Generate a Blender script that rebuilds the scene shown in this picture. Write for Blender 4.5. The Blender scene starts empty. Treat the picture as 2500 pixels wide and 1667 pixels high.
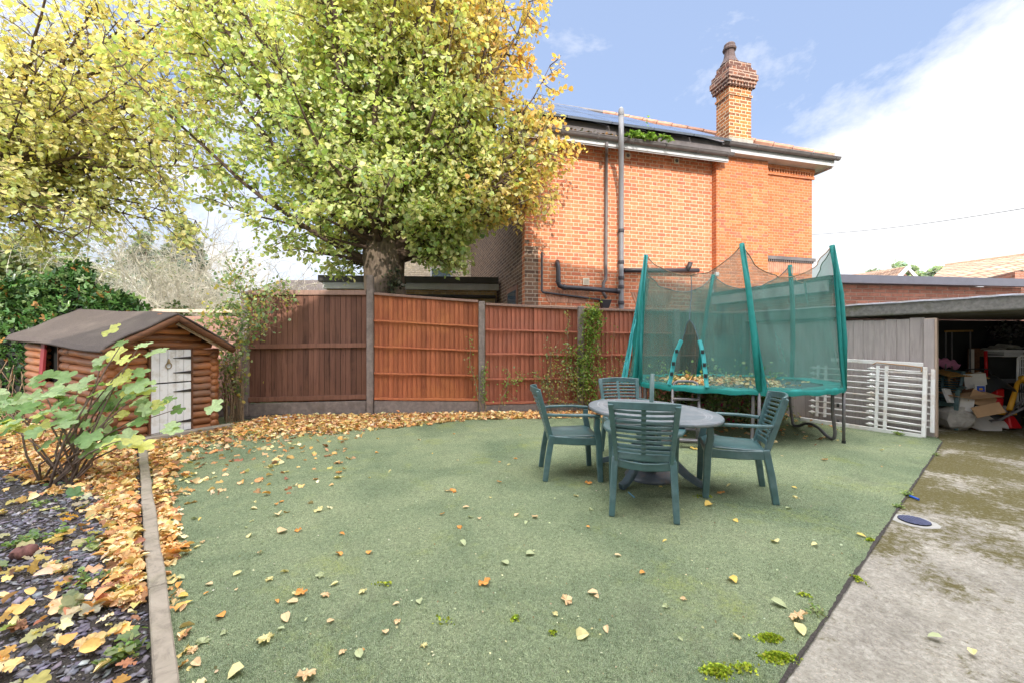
import bpy, math, random
import numpy as np
from mathutils import Vector, Matrix
R = math.radians
random.seed(7); rng = np.random.default_rng(7)
scene = bpy.context.scene
COL = scene.collection
HC = 1.33; F = 980.0; HY = 840.0            # camera height, focal length and horizon row measured on the 2500 px photograph

def gp(px, py, z=0.0):                       # a measured point of the photograph on the level z
    d = (HC - z) * F / (py - HY)
    return Vector(((px - 1250) / F * d, d, z))
def at(px, py, d):
    return Vector(((px - 1250) / F * d, d, HC + (HY - py) / F * d))

# ------------------------------------------------------------------ materials
def new_mat(name):
    m = bpy.data.materials.new(name); m.use_nodes = True
    nt = m.node_tree; b = nt.nodes['Principled BSDF']
    return m, nt, b
def N(nt, typ, **kw):
    n = nt.nodes.new(typ)
    for k, v in kw.items():
        if k.startswith('i_'):
            n.inputs[k[2:].replace('_', ' ')].default_value = v
        else: setattr(n, k, v)
    return n
def ramp(nt, fac, stops, interp='LINEAR'):
    r = nt.nodes.new('ShaderNodeValToRGB'); r.color_ramp.interpolation = interp
    e = r.color_ramp.elements
    while len(e) > 1: e.remove(e[-1])
    e[0].position = stops[0][0]; e[0].color = (*stops[0][1], 1)
    for p, c in stops[1:]:
        x = e.new(p); x.color = (*c, 1)
    nt.links.new(fac, r.inputs[0]); return r.outputs[0]
def mixc(nt, fac, a, b, mode='MIX'):
    m = nt.nodes.new('ShaderNodeMix'); m.data_type = 'RGBA'; m.blend_type = mode
    for sock, v in ((m.inputs[0], fac), (m.inputs[6], a), (m.inputs[7], b)):
        if isinstance(v, (int, float)): sock.default_value = v
        elif isinstance(v, tuple): sock.default_value = (*v, 1)
        else: nt.links.new(v, sock)
    return m.outputs[2]
def noise(nt, scale, detail=4, rough=.55, vec=None, dist=0.0):
    n = nt.nodes.new('ShaderNodeTexNoise'); n.inputs['Scale'].default_value = scale
    n.inputs['Detail'].default_value = detail; n.inputs['Roughness'].default_value = rough
    n.inputs['Distortion'].default_value = dist
    if vec is not None: nt.links.new(vec, n.inputs['Vector'])
    return n.outputs['Fac']
def coords(nt, kind='Object', scale=(1, 1, 1)):
    t = nt.nodes.new('ShaderNodeTexCoord'); mp = nt.nodes.new('ShaderNodeMapping')
    mp.inputs['Scale'].default_value = scale
    nt.links.new(t.outputs[kind], mp.inputs['Vector']); return mp.outputs[0]
def bump(nt, b, h, strength=.4, dist=.01):
    n = nt.nodes.new('ShaderNodeBump'); n.inputs['Strength'].default_value = strength
    n.inputs['Distance'].default_value = dist
    nt.links.new(h, n.inputs['Height']); nt.links.new(n.outputs[0], b.inputs['Normal'])
def plain(name, c, rough=.6, var=.12, sc=9, metal=0.0, bmp=.12, spec=.4, dirt=None, dirt_sc=3):
    m, nt, b = new_mat(name)
    v = coords(nt)
    n1 = noise(nt, sc, 5, .6, v)
    lo = tuple(x * (1 - var) for x in c); hi = tuple(min(1, x * (1 + var)) for x in c)
    col = ramp(nt, n1, [(.3, lo), (.7, hi)])
    if dirt:
        n2 = noise(nt, dirt_sc, 6, .65, v)
        f = ramp(nt, n2, [(.5, (0, 0, 0)), (.72, (1, 1, 1))])
        col = mixc(nt, f, col, dirt)
    nt.links.new(col, b.inputs['Base Color'])
    b.inputs['Roughness'].default_value = rough; b.inputs['Metallic'].default_value = metal
    b.inputs['Specular IOR Level'].default_value = spec
    bump(nt, b, noise(nt, sc * 9, 3, .6, v), bmp, .004)
    return m
def brick(name, c1, c2, mortar, w=.235, h=.083, ms=.009, soot=None, soot_amt=.3, stain=None, patch=0.0, mstr=.85, flemish=True):
    m, nt, b = new_mat(name)
    v = coords(nt, 'UV'); Lk = nt.links.new
    def mt(op, a, b_=None, c=None, clamp=False):
        n = nt.nodes.new('ShaderNodeMath'); n.operation = op; n.use_clamp = clamp
        for i, q in enumerate((a, b_, c)):
            if q is None: continue
            if isinstance(q, (int, float)): n.inputs[i].default_value = q
            else: Lk(q, n.inputs[i])
        return n.outputs[0]
    warp = nt.nodes.new('ShaderNodeVectorMath'); warp.operation = 'ADD'
    nz = nt.nodes.new('ShaderNodeTexNoise'); nz.inputs['Scale'].default_value = 14; Lk(v, nz.inputs['Vector'])
    sc = nt.nodes.new('ShaderNodeVectorMath'); sc.operation = 'SCALE'; sc.inputs['Scale'].default_value = .010
    Lk(nz.outputs['Color'], sc.inputs[0]); Lk(v, warp.inputs[0]); Lk(sc.outputs[0], warp.inputs[1])
    sp = nt.nodes.new('ShaderNodeSeparateXYZ'); Lk(warp.outputs[0], sp.inputs[0])
    W_ = w * 1.5 if flemish else w
    ry = mt('DIVIDE', sp.outputs[1], h); row = mt('FLOOR', ry); fy_ = mt('SUBTRACT', ry, row)
    sh = mt('MULTIPLY', mt('MODULO', mt('ABSOLUTE', row), 2.0), .5)
    rx = mt('ADD', mt('DIVIDE', sp.outputs[0], W_), sh); cx = mt('FLOOR', rx); fx_ = mt('SUBTRACT', rx, cx)
    if flemish:
        big_ = mt('LESS_THAN', fx_, .6667)
        dx = mt('MINIMUM', mt('MINIMUM', fx_, mt('SUBTRACT', 1.0, fx_)), mt('ABSOLUTE', mt('SUBTRACT', fx_, .6667)))
    else:
        big_ = mt('MULTIPLY', fx_, 0.0); dx = mt('MINIMUM', fx_, mt('SUBTRACT', 1.0, fx_))
    dx = mt('MULTIPLY', dx, W_); dy = mt('MULTIPLY', mt('MINIMUM', fy_, mt('SUBTRACT', 1.0, fy_)), h)
    dd = mt('MINIMUM', dx, dy)
    mr = nt.nodes.new('ShaderNodeMapRange'); mr.inputs['From Min'].default_value = ms * .45; mr.inputs['From Max'].default_value = ms * .85
    mr.inputs['To Min'].default_value = 1; mr.inputs['To Max'].default_value = 0; Lk(dd, mr.inputs[0]); mor = mr.outputs[0]
    cm = nt.nodes.new('ShaderNodeCombineXYZ'); Lk(mt('ADD', cx, mt('MULTIPLY', big_, .37)), cm.inputs[0]); Lk(row, cm.inputs[1])
    wn = nt.nodes.new('ShaderNodeTexWhiteNoise'); wn.noise_dimensions = '3D'; Lk(cm.outputs[0], wn.inputs['Vector'])
    rc = nt.nodes.new('ShaderNodeSeparateColor'); Lk(wn.outputs['Color'], rc.inputs[0])
    col = mixc(nt, rc.outputs[0], c1, c2)
    col = mixc(nt, 1.0, col, ramp(nt, rc.outputs[1], [(0, (.80, .78, .78)), (1, (1.2, 1.2, 1.2))]), 'MULTIPLY')
    if soot is not None:
        f = ramp(nt, rc.outputs[2], [(1 - soot_amt - .02, (0, 0, 0)), (1 - soot_amt, (.75, .75, .75))]); col = mixc(nt, f, col, soot)
    big = noise(nt, .7, 6, .65, v, .6); fine = noise(nt, 9, 5, .7, v)
    col = mixc(nt, ramp(nt, big, [(.38, (0, 0, 0)), (.72, (.6, .6, .6))]), col, stain or tuple(x * .72 for x in c1))
    mc = mixc(nt, ramp(nt, noise(nt, 2.2, 5, .7, v), [(.3, (0, 0, 0)), (.75, (.7, .7, .7))]), mortar, tuple(x * .62 + y * .2 for x, y in zip(mortar, c1)))
    col = mixc(nt, mt('MULTIPLY', mor, mstr), col, mc)
    if patch:
        pf = ramp(nt, noise(nt, 1.7, 7, .7, v, .8), [(.70, (0, 0, 0)), (.80, (patch,) * 3)]); col = mixc(nt, pf, col, (.80, .68, .56))
    col = mixc(nt, .5, col, ramp(nt, fine, [(.3, (.60, .58, .56)), (.7, (1.22, 1.2, 1.18))]), 'MULTIPLY')
    Lk(col, b.inputs['Base Color']); b.inputs['Roughness'].default_value = .9; b.inputs['Specular IOR Level'].default_value = .15
    bump(nt, b, mt('MULTIPLY_ADD', fine, .5, mt('SUBTRACT', 1.0, mor)), .8, .012)
    return m
def wood(name, c, dark, rough=.75, grain=(30, 30, 1.6), island=.35, stain=None, spec=.25, bdist=.004, bstr=.5):
    m, nt, b = new_mat(name)
    v = coords(nt, 'Object', grain)
    g = noise(nt, 1.0, 6, .7, v, .8)
    geo = nt.nodes.new('ShaderNodeNewGeometry')
    col = ramp(nt, g, [(.25, dark), (.5, c), (.8, tuple(min(1, x * 1.25) for x in c))])
    iv = ramp(nt, geo.outputs['Random Per Island'], [(0, (1 - island,) * 3), (1, (1 + island * .6,) * 3)])
    col = mixc(nt, 1.0, col, iv, 'MULTIPLY')
    if stain:
        v2 = coords(nt, 'Object', (1, 1, 1))
        f = ramp(nt, noise(nt, 1.6, 6, .65, v2, .4), [(.48, (0, 0, 0)), (.68, (.8, .8, .8))])
        col = mixc(nt, f, col, stain)
    nt.links.new(col, b.inputs['Base Color']); b.inputs['Roughness'].default_value = rough
    b.inputs['Specular IOR Level'].default_value = spec
    bump(nt, b, g, bstr, bdist)
    return m
def leafmat(name, rough=.5, trans=.45, boost=1.0, attr='Col'):
    m = bpy.data.materials.new(name); m.use_nodes = True; nt = m.node_tree
    b = nt.nodes['Principled BSDF']; out = nt.nodes['Material Output']
    a = nt.nodes.new('ShaderNodeAttribute'); a.attribute_name = attr
    v = coords(nt, 'Object')
    c = mixc(nt, .5, a.outputs['Color'], ramp(nt, noise(nt, 40, 3, .6, v), [(.3, (.7, .7, .7)), (.7, (1.25, 1.25, 1.25))]), 'MULTIPLY')
    nt.links.new(c, b.inputs['Base Color']); b.inputs['Roughness'].default_value = rough
    b.inputs['Specular IOR Level'].default_value = .35
    t = nt.nodes.new('ShaderNodeBsdfTranslucent')
    tc = mixc(nt, 1.0, c, (1.1, 1.15, .55), 'MULTIPLY'); nt.links.new(tc, t.inputs['Color'])
    mx = nt.nodes.new('ShaderNodeMixShader'); mx.inputs[0].default_value = trans
    nt.links.new(b.outputs[0], mx.inputs[1]); nt.links.new(t.outputs[0], mx.inputs[2])
    nt.links.new(mx.outputs[0], out.inputs['Surface'])
    return m

M = {}
M['brick'] = brick('orange_brick', (.66, .245, .125), (.60, .20, .10), (.80, .64, .47), ms=.0145, soot=(.46, .14, .09), soot_amt=.12, stain=(.55, .18, .095), patch=.4, mstr=.72)
M['brick_fine'] = brick('fine_orange_brick', (.64, .225, .095), (.56, .175, .07), (.72, .48, .34), w=.21, h=.068, ms=.011, soot=(.38, .13, .09), soot_amt=.14, patch=.4, mstr=.55)
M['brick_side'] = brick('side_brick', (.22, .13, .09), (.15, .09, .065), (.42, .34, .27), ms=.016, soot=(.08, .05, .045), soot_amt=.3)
M['brick_chim'] = brick('chimney_brick', (.60, .22, .07), (.44, .14, .05), (.74, .58, .40), ms=.018, soot=(.13, .07, .06), soot_amt=.34)
M['brick_chimtop'] = brick('sooty_brick', (.30, .13, .08), (.17, .085, .07), (.52, .40, .32), ms=.017, soot=(.09, .055, .055), soot_amt=.5)
M['brick_pink'] = brick('pink_brick', (.50, .225, .16), (.42, .18, .13), (.44, .31, .25), h=.068, ms=.013, flemish=False)
M['brick_yellow'] = brick('yellow_brick', (.52, .38, .2), (.42, .28, .13), (.5, .42, .3), ms=.014)
M['brick_pale'] = brick('pale_brick', (.75, .62, .48), (.68, .54, .4), (.8, .7, .6), ms=.014)
M['concrete_post'] = plain('concrete_post', (.235, .19, .17), .9, .25, 14, bmp=.4, dirt=(.15, .12, .105))
M['concrete'] = plain('weathered_concrete', (.34, .31, .27), .9, .3, 8, bmp=.4, dirt=(.2, .2, .13))
M['felt'] = plain('roof_felt', (.085, .066, .058), .8, .25, 60, bmp=.5, dirt=(.125, .10, .085), dirt_sc=2.2)
M['fence_dark'] = wood('dark_fence_wood', (.19, .090, .062), (.065, .030, .023), island=.45, stain=(.17, .08, .052))
M['fence_red'] = wood('red_fence_wood', (.42, .135, .062), (.24, .068, .038), island=.34, stain=(.50, .18, .07))
M['fence_rose'] = wood('rose_fence_wood', (.40, .135, .08), (.25, .082, .052), island=.34, stain=(.36, .135, .09))
M['fence_cap'] = wood('grey_cap_wood', (.24, .15, .12), (.12, .08, .065))
M['fence_pink'] = wood('sunny_fence_wood', (.52, .30, .24), (.36, .2, .16), grain=(2, 2, 30))
M['grey_board'] = wood('weathered_boards', (.46, .405, .395), (.30, .255, .25), island=.10, stain=(.40, .35, .345))
M['new_board'] = wood('pale_timber', (.55, .43, .34), (.38, .29, .22), island=.1)
M['log'] = wood('log_wood', (.36, .14, .056), (.11, .04, .022), grain=(3, 3, 26), rough=.5, island=.4, stain=(.21, .14, .11), spec=.45)
M['log_dark'] = wood('dark_log_wood', (.16, .07, .035), (.06, .03, .02), grain=(3, 3, 26))
M['sleeper'] = wood('grey_sleeper', (.30, .26, .22), (.16, .13, .11), grain=(4, 4, 26), stain=(.22, .22, .14))
M['edging'] = wood('edging_timber', (.27, .23, .185), (.12, .10, .08), grain=(9, 9, 40), island=.2, stain=(.19, .18, .11), bdist=.012, bstr=.9)
M['bark'] = wood('bark', (.17, .13, .10), (.03, .022, .018), grain=(11, 11, 2.2), rough=.95, island=0, spec=.1, bdist=.05, bstr=1.0)
M['twig'] = plain('twig_bark', (.085, .055, .04), .85, .3, 12)
M['pale_twig'] = plain('pale_twig', (.88, .80, .70), .85, .2, 12)
M['figstem'] = plain('fig_stem', (.17, .12, .095), .8, .3, 20)
M['vine'] = plain('vine_stem', (.27, .19, .12), .85, .3, 20)
M['mortar_pad'] = plain('pale_mortar', (.36, .35, .325), .9, .15, 30, dirt=(.3, .29, .25), dirt_sc=20)
M['white_paint'] = plain('white_paint', (.80, .80, .83), .45, .05, 8, dirt=(.58, .55, .52), dirt_sc=7)
M['white_metal'] = plain('white_metal', (.86, .85, .84), .4, .04, 10, dirt=(.62, .50, .40), dirt_sc=4)
M['white_trim'] = plain('white_fascia', (.56, .56, .575), .5, .06, 5, dirt=(.45, .44, .42))
M['red_paint'] = plain('red_paint', (.24, .03, .035), .5, .2, 8)
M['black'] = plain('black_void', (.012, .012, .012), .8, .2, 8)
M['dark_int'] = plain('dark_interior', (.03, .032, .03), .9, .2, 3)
M['iron'] = plain('black_iron', (.05, .045, .045), .5, .2, 15, metal=.3)
M['brass'] = plain('brass', (.42, .33, .2), .4, .2, 15, metal=.7)
M['pipe_grey'] = plain('grey_soil_pipe', (.20, .20, .215), .38, .12, 4)
M['pipe_black'] = plain('black_plastic_pipe', (.045, .042, .05), .35, .2, 5)
M['gutter'] = plain('gutter_plastic', (.13, .115, .115), .45, .25, 5)
M['solar'] = plain('solar_glass', (.06, .08, .14), .12, .1, 2, bmp=0, spec=.9)
M['solar_frame'] = plain('solar_frame', (.28, .32, .4), .3, .1, 5, metal=.6)
M['slate'] = brick('slate_roof', (.16, .155, .17), (.12, .12, .135), (.07, .07, .08), w=.3, h=.2, ms=.012, flemish=False)
M['tile'] = brick('clay_tile', (.60, .40, .28), (.50, .32, .22), (.20, .11, .08), w=.30, h=.30, ms=.05, soot=(.38, .27, .21), soot_amt=.2, flemish=False)
M['terracotta'] = plain('terracotta', (.46, .235, .155), .8, .3, 6)
M['pot'] = plain('chimney_pot', (.10, .065, .06), .7, .3, 8)
M['vent'] = plain('cream_vent', (.66, .58, .45), .6, .1, 8)
M['lead'] = plain('lead_flashing', (.27, .28, .31), .45, .2, 9, metal=.45, bmp=.5, dirt=(.24, .24, .26))
M['mossy_fascia'] = plain('mossy_concrete_fascia', (.22, .21, .20), .9, .3, 20, bmp=.6, dirt=(.11, .115, .03), dirt_sc=2.4)
M['capping'] = plain('grey_capping', (.20, .195, .235), .5, .1, 4)
M['dark_trim'] = plain('dark_fascia', (.06, .055, .055), .6, .2, 4)
M['chair'] = plain('green_resin', (.052, .115, .122), .33, .25, 10, bmp=.12, dirt=(.12, .19, .205), dirt_sc=4, spec=.8)
M['table'] = plain('grey_resin_table', (.15, .18, .20), .42, .14, 14, dirt=(.25, .25, .27), dirt_sc=6, spec=.5)
M['tring'] = plain('table_inlay', (.34, .35, .37), .6, .25, 60)
M['tleg'] = plain('table_leg', (.085, .13, .16), .42, .2, 10, dirt=(.16, .17, .19))
M['pole_grn'] = plain('parasol_pole', (.11, .17, .165), .4, .15, 10)
M['pbase'] = plain('parasol_base', (.15, .17, .20), .45, .2, 8, dirt=(.30, .22, .17), dirt_sc=6)
M['galv'] = plain('galvanised_tube', (.17, .165, .175), .45, .15, 20, metal=.25, dirt=(.22, .17, .14), dirt_sc=7)
M['teal'] = plain('teal_fabric', (.010, .215, .195), .65, .15, 12, bmp=.3)
M['teal_lt'] = plain('light_teal_fabric', (.045, .34, .35), .6, .1, 14)
M['mat'] = plain('trampoline_mat', (.045, .06, .075), .7, .2, 20)
M['grate'] = plain('drain_grate', (.10, .11, .19), .4, .2, 20)
M['blue'] = plain('blue_plastic', (.02, .10, .55), .35, .1, 10)
M['ltblue'] = plain('pale_blue_plastic', (.08, .3, .5), .35, .1, 10)
M['pvc'] = plain('white_plastic', (.74, .74, .74), .4, .06, 10)
M['stone'] = plain('red_stone', (.16, .07, .06), .9, .4, 25, bmp=.8)
M['card'] = plain('cardboard', (.42, .26, .14), .85, .12, 6)
M['card_dk'] = plain('corrugated_cardboard', (.36, .20, .06), .85, .25, 30)
M['paper'] = plain('white_board', (.62, .60, .56), .7, .1, 8)
M['brownb'] = plain('brown_board', (.17, .075, .035), .8, .4, 40)
M['pink'] = plain('pink_cloth', (.55, .22, .40), .8, .2, 12)
M['sack'] = plain('white_sack', (.42, .40, .36), .8, .25, 8, dirt=(.16, .13, .1))
M['yellow'] = plain('yellow_plastic', (.72, .36, .03), .45, .1, 8)
M['redp'] = plain('red_plastic', (.60, .012, .018), .35, .1, 8)
M['blackp'] = plain('black_plastic', (.03, .032, .034), .4, .3, 8)
M['glass'] = plain('window_glass', (.10, .13, .16), .08, .1, 2, bmp=0, spec=.9)
M['brownframe'] = plain('brown_frame', (.24, .12, .08), .5, .1, 8)
M['render_wall'] = plain('rendered_wall', (.70, .67, .62), .9, .1, 3)
M['pinkrose'] = plain('rose_petal', (.62, .03, .16), .6, .3, 30)
M['leaf'] = leafmat('tree_leaf', .5, .5)
M['leaf_dry'] = leafmat('fallen_leaf', .75, .15)
M['leaf_shiny'] = leafmat('ivy_leaf', .28, .2)
M['chip'] = leafmat('slate_chip', .55, 0.0)

# trampoline net: woven mesh, half see-through
m = bpy.data.materials.new('net_mesh'); m.use_nodes = True; nt = m.node_tree; b = nt.nodes['Principled BSDF']
b.inputs['Roughness'].default_value = .8
v = coords(nt, 'Object')
nc = ramp(nt, noise(nt, 2.2, 5, .6, v, .5), [(.3, (.075, .22, .19)), (.7, (.12, .30, .265))])
nc = mixc(nt, ramp(nt, noise(nt, 1.0, 3, .5, coords(nt, 'Object', (5, 5, .9)), .3), [(.30, (.75,) * 3), (.42, (0,) * 3)]), nc, (.03, .10, .09))  # dark vertical streaks paint the shade of folds into the net colour
nt.links.new(nc, b.inputs['Base Color'])
tr = nt.nodes.new('ShaderNodeBsdfTransparent'); mx = nt.nodes.new('ShaderNodeMixShader')
tl = nt.nodes.new('ShaderNodeBsdfTranslucent'); tl.inputs[0].default_value = (.12, .32, .28, 1)
m2 = nt.nodes.new('ShaderNodeMixShader'); m2.inputs[0].default_value = .4
nt.links.new(b.outputs[0], m2.inputs[1]); nt.links.new(tl.outputs[0], m2.inputs[2])
fo = ramp(nt, noise(nt, 1.2, 4, .6, coords(nt, 'Object', (2.5, 2.5, .5)), .4), [(.35, (.43,) * 3), (.7, (.60,) * 3)])
nt.links.new(fo, mx.inputs[0]); nt.links.new(tr.outputs[0], mx.inputs[1]); nt.links.new(m2.outputs[0], mx.inputs[2])
nt.links.new(mx.outputs[0], nt.nodes['Material Output'].inputs[0]); M['net'] = m

# artificial turf
m, nt, b = new_mat('artificial_turf'); v = coords(nt, 'Object')
f1 = noise(nt, 260, 2, .8, v); f2 = noise(nt, 55, 4, .75, v); f3 = noise(nt, 1.1, 6, .6, v, .5)
c = ramp(nt, f1, [(.30, (.058, .086, .046)), (.5, (.195, .245, .145)), (.68, (.50, .56, .40))])
c = mixc(nt, .8, c, ramp(nt, f2, [(.3, (.50, .52, .50)), (.7, (1.5, 1.48, 1.45))]), 'MULTIPLY')
c = mixc(nt, .9, c, ramp(nt, f3, [(.3, (.60, .67, .62)), (.5, (1.0, 1.0, .92)), (.72, (1.34, 1.24, 1.16))]), 'MULTIPLY')
mo = noise(nt, 1.5, 8, .7, v, .3)
mk = ramp(nt, mo, [(.55, (0, 0, 0)), (.68, (.65, .65, .65))])
mk = mixc(nt, 1.0, mk, ramp(nt, f2, [(.40, (.15, .15, .15)), (.6, (1, 1, 1))]), 'MULTIPLY')
c = mixc(nt, mk, c, (.30, .34, .06))
dd = ramp(nt, noise(nt, 2.1, 7, .7, coords(nt, 'Object', (1, .8, 1)), .5), [(.58, (0, 0, 0)), (.75, (.55, .55, .55))])
c = mixc(nt, dd, c, (.13, .13, .09))
nt.links.new(c, b.inputs['Base Color']); b.inputs['Roughness'].default_value = .85; b.inputs['Specular IOR Level'].default_value = .2
bump(nt, b, f1, .9, .012); M['turf'] = m
# concrete drive
m, nt, b = new_mat('mossy_concrete'); v = coords(nt, 'Object')
vo = nt.nodes.new('ShaderNodeTexVoronoi'); vo.inputs['Scale'].default_value = 95; vo.inputs['Randomness'].default_value = 1.0; nt.links.new(coords(nt, 'Object', (1, 1, 1)), vo.inputs['Vector'])
c = ramp(nt, noise(nt, 38, 9, .85, v, .5), [(.30, (.13, .118, .10)), (.46, (.27, .252, .215)), (.58, (.38, .36, .315)), (.74, (.58, .55, .49))])
st = nt.nodes.new('ShaderNodeSeparateColor'); nt.links.new(vo.outputs['Color'], st.inputs[0])
near = ramp(nt, vo.outputs['Distance'], [(.18, (1, 1, 1)), (.34, (0, 0, 0))])
peb = mixc(nt, 1.0, ramp(nt, st.outputs[0], [(.66, (0, 0, 0)), (.70, (.55, .55, .55))]), near, 'MULTIPLY'); c = mixc(nt, peb, c, (.56, .46, .36))
peb = mixc(nt, 1.0, ramp(nt, st.outputs[1], [(.74, (0, 0, 0)), (.78, (.65, .65, .65))]), near, 'MULTIPLY'); c = mixc(nt, peb, c, (.12, .105, .10))
c = mixc(nt, ramp(nt, noise(nt, 3.4, 8, .75, v, .8), [(.50, (0, 0, 0)), (.66, (.45, .45, .45))]), c, (.22, .205, .17))
c = mixc(nt, 1.0, c, ramp(nt, noise(nt, 1.3, 6, .65, v, .4), [(.3, (.74, .72, .72)), (.7, (1.22, 1.2, 1.18))]), 'MULTIPLY')
ge = nt.nodes.new('ShaderNodeSeparateXYZ'); nt.links.new(v, ge.inputs[0])
band = ramp(nt, ge.outputs['Y'], [(0, (0, 0, 0)), (1, (1, 1, 1))])
mr = nt.nodes.new('ShaderNodeMapRange'); mr.inputs['From Min'].default_value = 1.8; mr.inputs['From Max'].default_value = 3.4; nt.links.new(ge.outputs['Y'], mr.inputs[0])
big = noise(nt, 1.5, 3, .6, v, .3); fin = noise(nt, 17, 8, .8, v, .6)
ad = nt.nodes.new('ShaderNodeMath'); ad.operation = 'MULTIPLY_ADD'; ad.inputs[1].default_value = .8; nt.links.new(big, ad.inputs[0]); nt.links.new(fin, ad.inputs[2])
ad2 = nt.nodes.new('ShaderNodeMath'); ad2.operation = 'MULTIPLY_ADD'; ad2.inputs[1].default_value = .26; nt.links.new(mr.outputs[0], ad2.inputs[0]); nt.links.new(ad.outputs[0], ad2.inputs[2])
mk = ramp(nt, ad2.outputs[0], [(.0, (0, 0, 0)), (1.0, (0, 0, 0))])
mr2 = nt.nodes.new('ShaderNodeMapRange'); mr2.inputs['From Min'].default_value = .98; mr2.inputs['From Max'].default_value = 1.13; nt.links.new(ad2.outputs[0], mr2.inputs[0])
mkk = mixc(nt, 1.0, mr2.outputs[0], ramp(nt, noise(nt, 55, 6, .8, v), [(.32, (.45, .45, .45)), (.50, (1, 1, 1))]), 'MULTIPLY')
c = mixc(nt, mkk, c, (.10, .085, .03))
nt.links.new(c, b.inputs['Base Color']); b.inputs['Roughness'].default_value = .92; b.inputs['Specular IOR Level'].default_value = .15
bump(nt, b, fin, .7, .012); M['drive'] = m
# soil
m, nt, b = new_mat('dark_soil'); v = coords(nt, 'Object')
c = ramp(nt, noise(nt, 70, 6, .8, v), [(.3, (.022, .018, .017)), (.55, (.07, .058, .052)), (.75, (.17, .15, .14))])
nt.links.new(c, b.inputs['Base Color']); b.inputs['Roughness'].default_value = .95
bump(nt, b, noise(nt, 40, 6, .8, v), 1, .02); M['soil'] = m
m, nt, b = new_mat('rough_grass'); v = coords(nt, 'Object')
c = ramp(nt, noise(nt, 5, 6, .7, v), [(.3, (.05, .08, .03)), (.7, (.13, .15, .06))])
nt.links.new(c, b.inputs['Base Color']); b.inputs['Roughness'].default_value = .95; M['ground'] = m

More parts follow.
